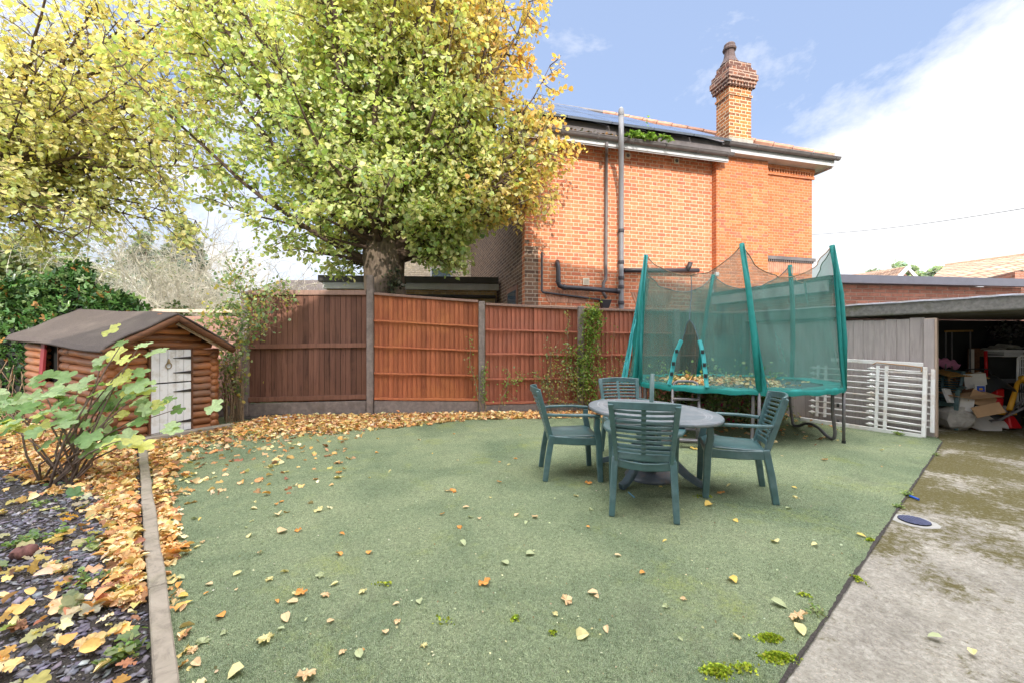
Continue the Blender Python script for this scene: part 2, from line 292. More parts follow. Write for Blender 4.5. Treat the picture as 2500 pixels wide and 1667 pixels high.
# ------------------------------------------------------------------ mesh building
class MB:
    def __init__(s): s.v = []; s.f = []
    def add(s, vs, fs):
        o = len(s.v); s.v += [Vector(x) for x in vs]; s.f += [tuple(i + o for i in f) for f in fs]; return s
    def box(s, c, size, rz=0.0, mat=None):
        hx, hy, hz = (x / 2 for x in size); vs = [Vector((x, y, z)) for x in (-hx, hx) for y in (-hy, hy) for z in (-hz, hz)]
        Mx = mat if mat is not None else Matrix.Rotation(rz, 3, 'Z')
        c = Vector(c)
        return s.add([Mx @ p + c for p in vs], [(0, 1, 3, 2), (4, 6, 7, 5), (0, 4, 5, 1), (2, 3, 7, 6), (0, 2, 6, 4), (1, 5, 7, 3)])
    def hexa(s, b4, t4):                      # bottom four, top four (ccw from above)
        return s.add(list(b4) + list(t4), [(3, 2, 1, 0), (4, 5, 6, 7), (0, 1, 5, 4), (1, 2, 6, 5), (2, 3, 7, 6), (3, 0, 4, 7)])
    def wallbox(s, p, q, z0, z1, th, z0b=None, z1b=None):      # upright slab from p to q (xy), thickness to the left of p->q
        p = Vector((p[0], p[1])); q = Vector((q[0], q[1])); d = (q - p).normalized(); n = Vector((-d.y, d.x)) * th
        z0b = z0 if z0b is None else z0b; z1b = z1 if z1b is None else z1b
        b = [(p.x, p.y, z0), (q.x, q.y, z0b), (q.x + n.x, q.y + n.y, z0b), (p.x + n.x, p.y + n.y, z0)]
        t = [(p.x, p.y, z1), (q.x, q.y, z1b), (q.x + n.x, q.y + n.y, z1b), (p.x + n.x, p.y + n.y, z1)]
        return s.hexa(b, t)
    def tube(s, pts, r, seg=8, cap=True, flat=1.0):
        pts = [Vector(p) for p in pts]; n = len(pts)
        rs = r if isinstance(r, (list, tuple)) else [r] * n
        o = len(s.v); prev = None
        for i, p in enumerate(pts):
            t = (pts[min(i + 1, n - 1)] - pts[max(i - 1, 0)])
            t = t.normalized() if t.length > 1e-9 else Vector((0, 0, 1))
            if prev is None: a = t.orthogonal().normalized()
            else:
                a = prev - t * prev.dot(t); a = a.normalized() if a.length > 1e-6 else t.orthogonal().normalized()
            prev = a; bb = t.cross(a)
            for k in range(seg):
                w = 2 * math.pi * k / seg
                s.v.append(p + (a * math.cos(w) + bb * math.sin(w) * flat) * rs[i])
        for i in range(n - 1):
            for k in range(seg):
                k2 = (k + 1) % seg
                s.f.append((o + i * seg + k, o + i * seg + k2, o + (i + 1) * seg + k2, o + (i + 1) * seg + k))
        if cap:
            s.f.append(tuple(o + k for k in range(seg))[::-1]); s.f.append(tuple(o + (n - 1) * seg + k for k in range(seg)))
        return s
    def beam(s, pts, w, h, up=(0, 0, 1)):     # rectangular section swept along pts; w across, h along up
        pts = [Vector(p) for p in pts]; n = len(pts); o = len(s.v); up = Vector(up)
        ws = w if isinstance(w, (list, tuple)) else [w] * n; hs = h if isinstance(h, (list, tuple)) else [h] * n
        for i, p in enumerate(pts):
            t = (pts[min(i + 1, n - 1)] - pts[max(i - 1, 0)]).normalized()
            sd = t.cross(up); sd = sd.normalized() if sd.length > 1e-5 else Vector((1, 0, 0)); u2 = sd.cross(t).normalized()
            for a, c in ((-1, -1), (1, -1), (1, 1), (-1, 1)):
                s.v.append(p + sd * (a * ws[i] / 2) + u2 * (c * hs[i] / 2))
        for i in range(n - 1):
            for k in range(4):
                k2 = (k + 1) % 4
                s.f.append((o + i * 4 + k, o + i * 4 + k2, o + (i + 1) * 4 + k2, o + (i + 1) * 4 + k))
        s.f.append((o + 3, o + 2, o + 1, o)); e = o + (n - 1) * 4; s.f.append((e, e + 1, e + 2, e + 3)); return s
    def lathe(s, prof, c=(0, 0, 0), seg=24):
        o = len(s.v); c = Vector(c)
        for r, z in prof:
            for k in range(seg):
                w = 2 * math.pi * k / seg; s.v.append(c + Vector((r * math.cos(w), r * math.sin(w), z)))
        for i in range(len(prof) - 1):
            for k in range(seg):
                k2 = (k + 1) % seg; s.f.append((o + i * seg + k, o + i * seg + k2, o + (i + 1) * seg + k2, o + (i + 1) * seg + k))
        s.f.append(tuple(o + k for k in range(seg))[::-1]); s.f.append(tuple(o + (len(prof) - 1) * seg + k for k in range(seg)))
        return s
    def grid(s, fn, nu, nv, thick=0.0):
        o = len(s.v)
        for j in range(nv + 1):
            for i in range(nu + 1): s.v.append(Vector(fn(i / nu, j / nv)))
        for j in range(nv):
            for i in range(nu):
                a = o + j * (nu + 1) + i; s.f.append((a, a + 1, a + nu + 2, a + nu + 1))
        return s
    def poly(s, pts): return s.add(pts, [tuple(range(len(pts)))])
    def build(s, name, mat, parent=None, smooth=False, bevel=0.0, local=False, bseg=1, solid=0.0):
        me = bpy.data.meshes.new(name); off = Vector((0, 0, 0))
        if parent is not None and not local:
            q = parent
            while q is not None: off += q.location; q = q.parent
        me.from_pydata([tuple(p - off) for p in s.v], [], s.f)
        me.materials.append(mat)
        box_uv(me)
        if smooth: me.polygons.foreach_set('use_smooth', [True] * len(me.polygons))
        me.update(); o = bpy.data.objects.new(name, me); COL.objects.link(o)
        if parent is not None: o.parent = parent
        if solid:
            md = o.modifiers.new('s', 'SOLIDIFY'); md.thickness = solid; md.offset = 0
        if bevel:
            md = o.modifiers.new('b', 'BEVEL'); md.width = bevel; md.segments = bseg; md.limit_method = 'ANGLE'; md.angle_limit = R(35)
        return o
def box_uv(me):
    uvl = me.uv_layers.new(name='UVMap'); vs = me.vertices
    for p in me.polygons:
        n = p.normal
        if n.length < 1e-6: continue
        if abs(n.z) > .93: a, bb = Vector((1, 0, 0)), Vector((0, 1, 0))
        else:
            a = Vector((-n.y, n.x, 0)).normalized(); bb = n.cross(a); bb = bb if bb.z > 0 else -bb
        for li in p.loop_indices:
            co = vs[me.loops[li].vertex_index].co
            uvl.data[li].uv = (co.dot(a), co.dot(bb))
def tag(o, label, cat=None, group=None, kind=None):
    if label: o['label'] = label
    if cat: o['category'] = cat
    if group: o['group'] = group
    if kind: o['kind'] = kind
    return o
def thing(name, label, cat, loc=(0, 0, 0), rz=0.0, group=None):
    o = bpy.data.objects.new(name, None); COL.objects.link(o); o.empty_display_size = .1
    o.location = loc; o.rotation_euler = (0, 0, rz); tag(o, label, cat, group); return o
def struct(name, mb, mat, **kw):
    o = mb.build(name, mat, **kw); o['kind'] = 'structure'; return o
def dup(root, loc, rz, label, group=None, rot=None):
    r = root.copy(); COL.objects.link(r); r.location = loc; r.rotation_euler = rot or (0, 0, rz); r['label'] = label
    if group: r['group'] = group
    for ch in list(root.children):
        c = ch.copy(); COL.objects.link(c); c.parent = r
        for g in ch.children:
            d = g.copy(); COL.objects.link(d); d.parent = c
    return r
# --- clouds of leaves, chips and petals: template copied with numpy
def T_leaf(fold=.12, w=.5, tip=.0):
    V = np.array([(0, 0, 0), (0, .5, 0), (0, 1, -tip), (-w * .8, .12, fold), (-w, .48, fold * 1.2), (-w * .55, .82, fold * .7 - tip * .6), (w * .8, .12, fold), (w, .48, fold * 1.2), (w * .55, .82, fold * .7 - tip * .6)], float)
    return V, [(0, 1, 4, 3), (1, 2, 5, 4), (0, 6, 7, 1), (1, 7, 8, 2)]
def T_lobed(n=5, fold=.08, depth=.55, lw=.24, lq=.80):
    ang = [-1.95, -1.0, 0, 1.0, 1.95][:n]; pts = [(0, -.02, 0)]; L = [.62, .85, 1.0, .85, .62]
    ring = [(.0, -.05, 0)]
    for i, a in enumerate(ang):
        l = L[i]; w = lw
        if i > 0:
            am = (ang[i - 1] + a) / 2; ring.append((math.sin(am) * depth * .75, math.cos(am) * depth * .75, fold * .2))
        for da, q in ((-w, lq), (-w * .45, .97), (w * .45, .97), (w, lq)):
            ring.append((math.sin(a + da) * l * q, math.cos(a + da) * l * q, fold * (abs(math.sin(a)) + .3) * (1 if q < .96 else -.4)))
    V = np.array([(0, .12, -.02)] + ring, float); k = len(ring)
    return V, [(0, i + 1, (i + 1) % k + 1) for i in range(k)]
def T_chip():
    return np.array([(-.5, -.3, 0), (.35, -.4, 0), (.55, .2, 0), (-.1, .42, 0), (-.5, -.3, .12), (.35, -.4, .12), (.55, .2, .12), (-.1, .42, .12)], float), [(4, 5, 6, 7), (0, 1, 5, 4), (1, 2, 6, 5), (2, 3, 7, 6), (3, 0, 4, 7)]
def rot_mats(az, tilt, roll):
    ca, sa, ct, st, cr, sr = np.cos(az), np.sin(az), np.cos(tilt), np.sin(tilt), np.cos(roll), np.sin(roll)
    Z = np.zeros_like(az); O = np.ones_like(az)
    Rz = np.stack([np.stack([ca, -sa, Z], -1), np.stack([sa, ca, Z], -1), np.stack([Z, Z, O], -1)], -2)
    Rx = np.stack([np.stack([O, Z, Z], -1), np.stack([Z, ct, -st], -1), np.stack([Z, st, ct], -1)], -2)
    Ry = np.stack([np.stack([cr, Z, sr], -1), np.stack([Z, O, Z], -1), np.stack([-sr, Z, cr], -1)], -2)
    return Rz @ Rx @ Ry
def cloud(name, P, size, color, tmpl, mat, tilt=(0, .5), roll=.4, az=None, post=None, parent=None, seed=1, smooth=False, tilt_arr=None):
    r = np.random.default_rng(seed); n = len(P); P = np.asarray(P, float)
    az = r.uniform(0, 2 * math.pi, n) if az is None else az
    tl = r.normal(tilt[0], tilt[1], n) if tilt_arr is None else tilt_arr
    Rm = rot_mats(az, tl, r.normal(0, roll, n))
    if post is not None:
        pr = rot_mats(np.zeros(n), post, np.zeros(n)); Rm = pr @ Rm
    V0, F0 = tmpl; size = np.broadcast_to(size, (n,))
    asp = r.uniform(.8, 1.15, n)
    V = V0[None] * size[:, None, None]; V = V * np.stack([asp, np.ones(n), np.ones(n)], -1)[:, None, :]
    W = np.einsum('nij,nkj->nki', Rm, V) + P[:, None, :]
    off = np.zeros(3)
    if parent is not None:
        q = parent
        while q is not None: off += np.array(q.location); q = q.parent
    W = W - off
    k = len(V0); nf = len(F0); ln = np.array([len(f) for f in F0]); flat = np.concatenate([np.array(f) for f in F0])
    me = bpy.data.meshes.new(name); me.vertices.add(n * k); me.vertices.foreach_set('co', W.reshape(-1))
    me.loops.add(n * len(flat)); me.loops.foreach_set('vertex_index', (flat[None] + (np.arange(n) * k)[:, None]).reshape(-1).astype(np.int32))
    tot = np.tile(ln, n); me.polygons.add(n * nf); st = np.concatenate([[0], np.cumsum(tot)[:-1]])
    me.polygons.foreach_set('loop_start', st.astype(np.int32)); me.polygons.foreach_set('loop_total', tot.astype(np.int32))
    me.update(calc_edges=True)
    ca = me.color_attributes.new('Col', 'FLOAT_COLOR', 'POINT'); color = np.asarray(color, float)
    C = np.ones((n, k, 4)); C[:, :, :3] = color[:, None, :]
    ca.data.foreach_set('color', C.reshape(-1)); me.materials.append(mat); me.validate()
    if smooth: me.polygons.foreach_set('use_smooth', [True] * len(me.polygons))
    o = bpy.data.objects.new(name, me); COL.objects.link(o)
    if parent is not None: o.parent = parent
    return o
def pal(cols, n, r, jitter=.12, p=None):
    cols = np.array(cols, float); i = r.choice(len(cols), n, p=p); c = cols[i]
    return np.clip(c * r.uniform(1 - jitter * 2, 1 + jitter * 2, (n, 1)) * r.uniform(1 - jitter, 1 + jitter, (n, 3)), 0, 1)
# ================================================================== SETTING
struct('ground', MB().poly([(-300, -300, -.06), (300, -300, -.06), (300, 300, -.06), (-300, 300, -.06)]), M['ground'])
A = Vector((5.2, 7.1)); U = Vector((.543, -.84)); NN = Vector((.84, .543))
def L(t, o=0.0, z=0.0): p = A + U * t + NN * o; return Vector((p.x, p.y, z))
TB = 1.62
lawn_pts = [(-.30, .46), (5.84, 5.44), (L(TB).x - .03, L(TB).y), (4.70, 7.86), (4.9, 8.2), (-5.3, 7.45), (-5.3, 5.73), (-4.91, 5.32)]
mb = MB(); k = len(lawn_pts)
mb.add([(x, y, .012) for x, y in lawn_pts] + [(x, y, -.02) for x, y in lawn_pts], [tuple(range(k))] + [(i, i + k, (i + 1) % k + k, (i + 1) % k) for i in range(k)])
struct('lawn', mb, M['turf'])
drv = [(-.30, .46), (-2.8, -1.6), (14, -1.6), (14, 7.9), (5.6, 6.98), (5.2, 7.12), (6.08, 5.72), (5.84, 5.44)]
struct('concrete_drive', MB().poly([(x, y, .006) for x, y in drv]), M['drive'])
mb = MB(); rj = random.Random(8); ja, jb = Vector((-.30, .46, 0)), Vector((5.84, 5.44, 0)); jd = (jb - ja).normalized(); jn = Vector((-jd.y, jd.x, 0)); o0 = 0
for i in range(241):
    p = ja.lerp(jb, i / 240); w0, w1 = rj.uniform(.002, .010) + .008 * abs(math.sin(i * .13)), rj.uniform(.001, .006)
    mb.v += [p + jn * w0 + Vector((0, 0, .0145)), p - jn * w1 + Vector((0, 0, .0145))]
mb.f = [(2 * i, 2 * i + 1, 2 * i + 3, 2 * i + 2) for i in range(240)]; struct('soil_shadow_joint', mb, M['soil'])  # dark strip stands for soil and for the shadow in the turf gap
def soil_z(x, y): return .012 + .018 * math.sin(x * 3.1 + y * 2.3) * math.cos(y * 2.7 - x) + .01 * math.sin(x * 9 + y * 7)
mb = MB()
def soilf(u, v):
    y = -1.5 + v * 9.2; xr = min(-1.36 - .948 * (y - 1.576) - .03, 6); xr = max(xr, -5.25) if y > 5.4 else xr
    x = xr - (1 - u) * 9; return (x, y, soil_z(x, y) + .08 * max(0, min(1, (-5.2 - x) / 4)))
mb.grid(soilf, 60, 70); struct('flower_bed_soil', mb, M['soil'], smooth=True)
# border of soil along the foot of the fence
mb = MB(); mb.grid(lambda u, v: (-5.0 + u * 9.6, 7.42 + .081 * (u * 9.6 + .15) - .02 - (1 - v) * (.34 + .1 * math.sin(u * 23)), .016 + .012 * math.sin(u * 60 + v * 4) + .015 * v), 120, 6)
struct('fence_border_soil', mb, M['soil'], smooth=True)

# timber edging of the bed
e0 = Vector((-1.36, 1.576)); e1 = Vector((-4.91, 5.32)); ed = (e1 - e0).normalized()
o = thing('edging_board', 'weathered grey timber edging board between slate bed and green turf', 'edging', (e0.x, e0.y, 0))
cuts = [-2.2, .72, 2.35, 3.7, 5.16]
for i in range(4):
    a = e0 + ed * cuts[i]; b_ = e0 + ed * (cuts[i + 1] - .012)
    pts = [a.lerp(b_, q / 8) for q in range(9)]
    MB().beam([(p.x + random.uniform(-.004, .004) + .003 * math.sin(i * 2 + q), p.y, .025 + random.uniform(-.003, .003)) for q, p in enumerate(pts)], .072 + .004 * (i % 2), .095).build('board', M['edging'], o, bevel=.006)

# ================================================================== BACK FENCE
def fy(x): return 7.42 + .081 * (x + 4.85)
def fv(x, o=0.0, z=0.0): return Vector((x + .081 * o * -1, fy(x) + o, z))
posts = [(-4.92, 2.30), (-2.68, 2.62), (-.586, 2.15), (1.358, 2.07), (3.30, 2.02), (4.78, 2.0)]
plab = ['short grey concrete fence post behind the climbing rose by the log cabin', 'tallest grey concrete fence post, in front of the tree trunk', 'grey concrete fence post between the two reddest panels', 'grey concrete fence post wrapped in green climber', 'concrete fence post behind the trampoline net', 'concrete fence post at the garage corner']
for (x, h), lb in zip(posts, plab):
    o = MB().box((x, fy(x), h / 2), (.12, .12, h), R(4.6)).build('fence_post', M['concrete_post'], bevel=.012); tag(o, lb, 'fence post', 'concrete fence posts')
panels = [  # x0 x1 bottom-left top-left bottom-right top-right, board mat, style
 (-4.86, -2.75, .25, 2.32, .28, 2.34, 'fence_dark', 'wide', 'dark brown vertical board fence panel with one wide middle rail'),
 (-2.61, -.655, .28, 2.30, .24, 2.17, 'fence_red', 'lap', 'bright orange red fence panel with sloping top right of tree trunk'),
 (-.515, 1.29, .17, 2.12, .19, 2.05, 'fence_rose', 'lap', 'red brown fence panel behind the left garden chair'),
 (1.43, 3.23, .20, 2.04, .20, 2.01, 'fence_rose', 'lap', 'red brown fence panel between the climber and trampoline net'),
 (3.37, 4.72, .20, 2.0, .20, 1.98, 'fence_dark', 'lap', 'fence panel seen through the trampoline net beside the garage')]
for x0, x1, b0, t0, b1, t1, mt, style, lb in panels:
    o = thing('fence_section', lb, 'fence panel', (x0, fy(x0), 0), group='fence panels between concrete posts')
    mb = MB(); nb = int(round((x1 - x0) / (.098 if style == 'wide' else .088))); wv = (x1 - x0) / nb
    for i in range(nb):
        u0 = i / nb; xa = x0 + i * wv; xb = xa + wv * (1.06 if style == 'lap' else .93)
        zb = b0 + (b1 - b0) * u0 + random.uniform(-.006, .006) - (.02 * math.sin(u0 * math.pi) if style == 'lap' else 0); zt = t0 + (t1 - t0) * u0 - .03
        bow = .012 * math.sin(u0 * 9) + random.uniform(-.003, .003)
        oa = .012 + bow; ob = oa + (.030 if style == 'lap' else random.uniform(-.004, .004)); nseg = 6; th = .012
        o0 = len(mb.v)
        for s_ in range(nseg + 1):
            z = zb + (zt - zb) * s_ / nseg; wob = random.uniform(-.0025, .0025) + (.012 * math.sin(s_ / nseg * math.pi) * math.sin(u0 * 5 + 1) if style == 'lap' else 0)
            for (xx, oo) in ((xa, oa + wob), (xb, ob + wob), (xb, ob + wob + th), (xa, oa + wob + th)): mb.v.append(fv(xx, oo, z))
        for s_ in range(nseg):
            for k in range(4):
                k2 = (k + 1) % 4; mb.f.append((o0 + s_ * 4 + k, o0 + s_ * 4 + k2, o0 + s_ * 4 + 4 + k2, o0 + s_ * 4 + 4 + k))
        e = o0 + nseg * 4; mb.f.append((e, e + 1, e + 2, e + 3))
    mb.build('boards', M[mt], o)
    if style == 'wide': MB().wallbox(fv(x0, .05), fv(x1, .05), b0, t0 - .05, .012).build('gap_dark_sheet', M['black'], o)  # black sheet added behind the boards so the gaps look shaded
    def zz(fr, u): return (b0 + (b1 - b0) * u) * (1 - fr) + (t0 + (t1 - t0) * u) * fr
    rails = [(.03, .085), (.5, .085)] if style == 'wide' else [(.012, .045), (.25, .032), (.5, .032), (.74, .032)]
    for fr, hh in rails:
        MB().beam([fv(x0 + (x1 - x0) * q / 10, -.012 + random.uniform(-.004, .004), zz(fr, q / 10) + random.uniform(-.004, .004)) for q in range(11)], .035, hh).build('rail', M[mt], o, bevel=.004)
    if style == 'wide': MB().beam([fv(x0, -.01, t0 - .045), fv(x1, -.01, t1 - .045)], .045, .09).build('cap', M['fence_cap'], o, bevel=.005)
    else:
        MB().beam([fv(x0, 0, t0 - .02), fv((x0 + x1) / 2, 0, (t0 + t1) / 2 - .024), fv(x1, 0, t1 - .02)], .06, .045).build('cap', M['fence_cap'], o, bevel=.005)
gl = ['concrete gravel board under the dark brown fence panel', 'concrete gravel board under the orange red fence panel', 'concrete gravel board under the panel behind left chair', 'concrete gravel board beneath the ivy covered panel', 'concrete gravel board behind the trampoline legs']
for (x0, x1, b0, t0, b1, t1, mt, st, lb), g in zip(panels, gl):
    mb = MB(); p0, p1 = fv(x0, -.02), fv(x1, -.02); mb.wallbox(p0, p1, -.05, b0 - .03 + .02, .05, None, b1 - .01)
    tag(mb.build('gravel_board', M['concrete_post'], bevel=.01), g, 'gravel board', 'concrete gravel boards under the fence')
# lower fence further left, horizontal boards
o = thing('low_fence', 'low pinkish fence with pale top rail beyond the log cabin', 'fence', (-6, 7.4, 0))
mb = MB()
for i in range(11): mb.beam([(-7.6, 7.42 + .006 * (i % 2), .27 + i * .15), (-5.0, 7.47 + .006 * (i % 2), .27 + i * .15)], .02, .146)
mb.build('boards', M['fence_pink'], o)
MB().beam([(-7.6, 7.38, 1.95), (-5.0, 7.43, 1.93)], .06, .06).build('cap', M['new_board'], o, bevel=.005)
MB().beam([(-7.6, 7.4, .09), (-5.0, 7.45, .09)], .05, .2).build('gravel_board', M['concrete_post'], o)

# ================================================================== BRICK HOUSE
W = Vector((.970, .241, 0)); NB = Vector((-.241, .970, 0)); HO = Vector((.27, 8.5, 0))
def H(t, j=0.0, z=0.0): return HO + W * t + NB * j + Vector((0, 0, z))
house = thing('brick_house', 'tall orange brick house with black drainpipes and solar panels', 'house', tuple(HO))
def hbox(mb, t0, t1, j0, j1, z0, z1):
    return mb.hexa([H(t0, j0, z0), H(t1, j0, z0), H(t1, j1, z0), H(t0, j1, z0)], [H(t0, j0, z1), H(t1, j0, z1), H(t1, j1, z1), H(t0, j1, z1)])
ZE = 5.98
mb = MB(); hbox(mb, 0.0, 4.66, 0, .22, 0, 5.78); mb.build('front_wall', M['brick'], house)
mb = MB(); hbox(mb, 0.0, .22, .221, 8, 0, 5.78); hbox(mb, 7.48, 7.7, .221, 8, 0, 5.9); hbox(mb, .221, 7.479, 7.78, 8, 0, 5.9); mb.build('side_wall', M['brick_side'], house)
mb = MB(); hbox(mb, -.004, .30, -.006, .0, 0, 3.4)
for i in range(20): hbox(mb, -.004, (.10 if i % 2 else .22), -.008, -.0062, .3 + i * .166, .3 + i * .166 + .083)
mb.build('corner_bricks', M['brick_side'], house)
mb = MB(); hbox(mb, 4.661, 6.15, -.15, .22, 0, 5.90); mb.build('chimney_breast', M['brick_fine'], house)
mb = MB(); hbox(mb, 6.151, 7.7, 0, .22, 0, 5.90); mb.build('right_wall', M['brick_fine'], house)
mb = MB(); hbox(mb, 6.152, 7.74, -.05, -.001, 5.70, 5.80)
for i in range(19): hbox(mb, 6.17 + i * .083, 6.17 + i * .083 + .045, -.045, -.001, 5.615, 5.699)
hbox(mb, 6.152, 7.74, -.04, -.001, 5.55, 5.613); mb.build('dentil_course', M['brick_fine'], house)
mb = MB(); hbox(mb, 6.152, 7.76, -.055, -.001, 3.44, 3.52)
for i in range(24): hbox(mb, 6.16 + i * .066, 6.16 + i * .066 + .033, -.04, -.001, 3.39, 3.439)
mb.build('string_course', M['gutter'], house)
mb = MB(); [hbox(mb, 6.17 + i * .062, 6.17 + i * .062 + .054, -.008, -.001, 3.12, 3.388) for i in range(24)]; mb.build('soldier_course', M['terracotta'], house)
# flat brick arches low on the wall
for tc in (.95, 3.05):
    mb = MB()
    for i in range(15):
        u = (i - 7) / 7; x0 = tc + u * .40; dx = u * .12
        mb.hexa([H(x0 - .025, -.012, 2.22), H(x0 + .025, -.012, 2.22), H(x0 + .025, -.001, 2.22), H(x0 - .025, -.001, 2.22)], [H(x0 + dx - .028, -.012, 2.50), H(x0 + dx + .028, -.012, 2.50), H(x0 + dx + .028, -.001, 2.50), H(x0 + dx - .028, -.001, 2.50)])
    mb.build('brick_arch', M['terracotta'], house)
# roof: hipped, eaves 5.98, ridge 8.84
e = [H(-.35, -.35, ZE), H(7.95, -.35, ZE), H(7.95, 8.05, ZE), H(-.35, 8.05, ZE)]
r1, r2 = H(7.95 - 4.2, 3.85, 8.84), H(-.35 + 4.2, 3.85, 8.84)
r2 = H(.9, 3.85, 8.84)
mb = MB().add(e + [r1, r2], [(0, 1, 4, 5), (1, 2, 4), (2, 3, 5, 4), (3, 0, 5)])
mb.add([p + Vector((0, 0, -.06)) for p in e], [(3, 2, 1, 0)]); roof = mb.build('roof', M['slate'], house)
mb = MB()
def hipcap(a, b, n):
    for i in range(n): mb.tube([a.lerp(b, i / n) + Vector((0, 0, .03)), a.lerp(b, (i + .97) / n) + Vector((0, 0, .015))], .10, 8)
hipcap(e[1], r1, 14); hipcap(e[2], r1, 14)
hc = mb.build('hip_tiles', M['terracotta'], house, smooth=False)
mb = MB(); mb.tube([r1 + Vector((0, 0, .02)), r2 + Vector((0, 0, .02))], .09, 8); mb.build('ridge_tiles', M['gutter'], house)
# lower skirt of the left slope, fascia, soffit, gutters
mb = MB().add([H(-.35, -.352, ZE + .01), H(4.85, -.352, ZE + .01), H(4.85, -.40, ZE - .23), H(-.35, -.40, ZE - .23), H(-.35, -.40, ZE - .28), H(4.85, -.40, ZE - .28), H(4.85, -.352, ZE - .28)], [(3, 2, 1, 0), (3, 4, 5, 2), (2, 5, 6, 1)]); mb.build('eaves_dark_skirt', M['gutter'], house)  # dark skirt colour stands for the shaded gap between panels and gutter
mb = MB(); hbox(mb, -.35, 4.80, -.37, -.345, 5.55, 5.66); mb.hexa([H(-.35, -.344, 5.53), H(4.8, -.344, 5.53), H(4.8, 0, 5.70), H(-.35, 0, 5.70)], [H(-.35, -.344, 5.55), H(4.8, -.344, 5.55), H(4.8, 0, 5.72), H(-.35, 0, 5.72)])
hbox(mb, 4.62, 8.0, -.34, -.31, 5.79, 5.94); hbox(mb, 4.62, 8.0, -.309, -.0, 5.80, 5.83); hbox(mb, 7.701, 7.99, 0, 8, 5.80, 5.83); hbox(mb, 7.97, 8.0, -.30, 8, 5.76, 5.96)
mb.build('fascia', M['white_trim'], house)
def gutter(t0, t1, j, z, nm='gutter', sag=0.0):
    mb = MB(); mb.grid(lambda u, v: H(t0 + (t1 - t0) * u, j - .06 * math.cos(math.pi * v), z - .065 * math.sin(math.pi * v)), 1, 8)
    mb.tube([H(t0, j - .062, z), H(t1, j - .062, z)], .011, 6); mb.tube([H(t0, j - .03, z - .055), H(t0, j + .03, z - .055)], .03, 6)
    g = mb.build(nm, M['gutter'], house, smooth=False, solid=.006)
    n = int((t1 - t0) / .8)
    for i in range(n + 1):
        t = t0 + .15 + i * (t1 - t0 - .3) / n; mb = MB(); mb.tube([H(t, j - .066, z + .004), H(t, j - .066, z - .02), H(t, j - .03, z - .072), H(t, j + .03, z - .066), H(t, j + .07, z - .01)], .009, 5); mb.build('bracket', M['gutter'], g)
    return g
gutter(-.3, 4.86, -.43, 5.70); gutter(4.60, 8.05, -.41, 5.97)
mb = MB(); rr = np.random.default_rng(3)
P = np.array([H(t, -.43 + o, 5.71 + h) for t, o, h in zip(rr.uniform(.2, 2.9, 500), rr.normal(0, .03, 500), np.abs(rr.normal(0, .02, 500)))])
cloud('gutter_debris', P, rr.uniform(.02, .06, 500), pal([(.14, .09, .05), (.3, .18, .08), (.1, .12, .04)], 500, rr), T_leaf(), M['leaf_dry'], tilt=(0, .5), parent=house)
# solar panels
sl = Vector((0, 0, 0)) + NB * 1.0 + Vector((0, 0, .68)); sl_n = sl.normalized(); up = W.cross(sl_n).normalized()
def RP(t, s, h=.09): return H(t, -.35, ZE) + sl_n * s + up * h
for row, (ta, tb) in enumerate([(-.3, 4.75), (-.1, 3.7), (.3, 2.75)]):
    n = int((tb - ta) / 1.0)
    for i in range(n):
        ta_, tb_ = tb - (i + 1) * 1.0 + .01, tb - i * 1.0 - .01; s0, s1 = -.16 + row * 1.66, -.16 + row * 1.66 + 1.63
        mb = MB().hexa([RP(ta_, s0, .06), RP(tb_, s0, .06), RP(tb_, s1, .06), RP(ta_, s1, .06)], [RP(ta_, s0, .10), RP(tb_, s0, .10), RP(tb_, s1, .10), RP(ta_, s1, .10)])
        sp = mb.build('solar_panel', M['solar_frame'], house)
        g = .025; mb = MB().poly([RP(ta_ + g, s0 + g, .103), RP(tb_ - g, s0 + g, .103), RP(tb_ - g, s1 - g, .103), RP(ta_ + g, s1 - g, .103)]); mb.build('glass', M['solar'], sp)
# chimney stack
ch = MB()
def cb(mb, t0, t1, j0, j1, z0, z1, g=0.0): return hbox(mb, t0 - g, t1 + g, j0 - g, j1 + g, z0, z1)
C0, C1, J0, J1 = 5.16, 5.80, 0.0, .43
mb = MB(); cb(mb, C0, C1, J0, J1, 6.0, 6.34, .03); base = mb.build('chimney_base', M['concrete'], house)
mb = MB(); cb(mb, C0, C1, J0, J1, 6.341, 7.60); cb(mb, C0, C1, J0, J1, 7.38, 7.43, .025); stack = mb.build('chimney', M['brick_chim'], house)
mb = MB(); cb(mb, C0, C1, J0, J1, 7.60, 7.66, .02)
for i in range(9):
    for jj in (J0 - .075, J1 + .01): hbox(mb, C0 - .06 + i * .088, C0 - .06 + i * .088 + .05, jj, jj + .065, 7.60, 7.68)
for i in range(6):
    for tt in (C0 - .075, C1 + .01): hbox(mb, tt, tt + .065, J0 - .05 + i * .088, J0 + i * .088, 7.60, 7.68)
cb(mb, C0, C1, J0, J1, 7.681, 7.76, .085); cb(mb, C0, C1, J0, J1, 7.761, 7.90, .11); cb(mb, C0, C1, J0, J1, 7.901, 8.03, .08); cb(mb, C0, C1, J0, J1, 8.031, 8.12, .02); cb(mb, C0, C1, J0, J1, 8.121, 8.24, -.0)
mb.build('chimney_head', M['brick_chimtop'], house)
pc = H((C0 + C1) / 2 - .12, (J0 + J1) / 2)
pot = MB().lathe([(.23, 8.241), (.20, 8.30), (.14, 8.42), (.115, 8.56), (.115, 8.60), (.15, 8.62), (.16, 8.66), (.13, 8.70), (.13, 8.76), (.105, 8.79)], (pc.x, pc.y, 0), 12).build('chimney_pot', M['pot'], house, smooth=False)
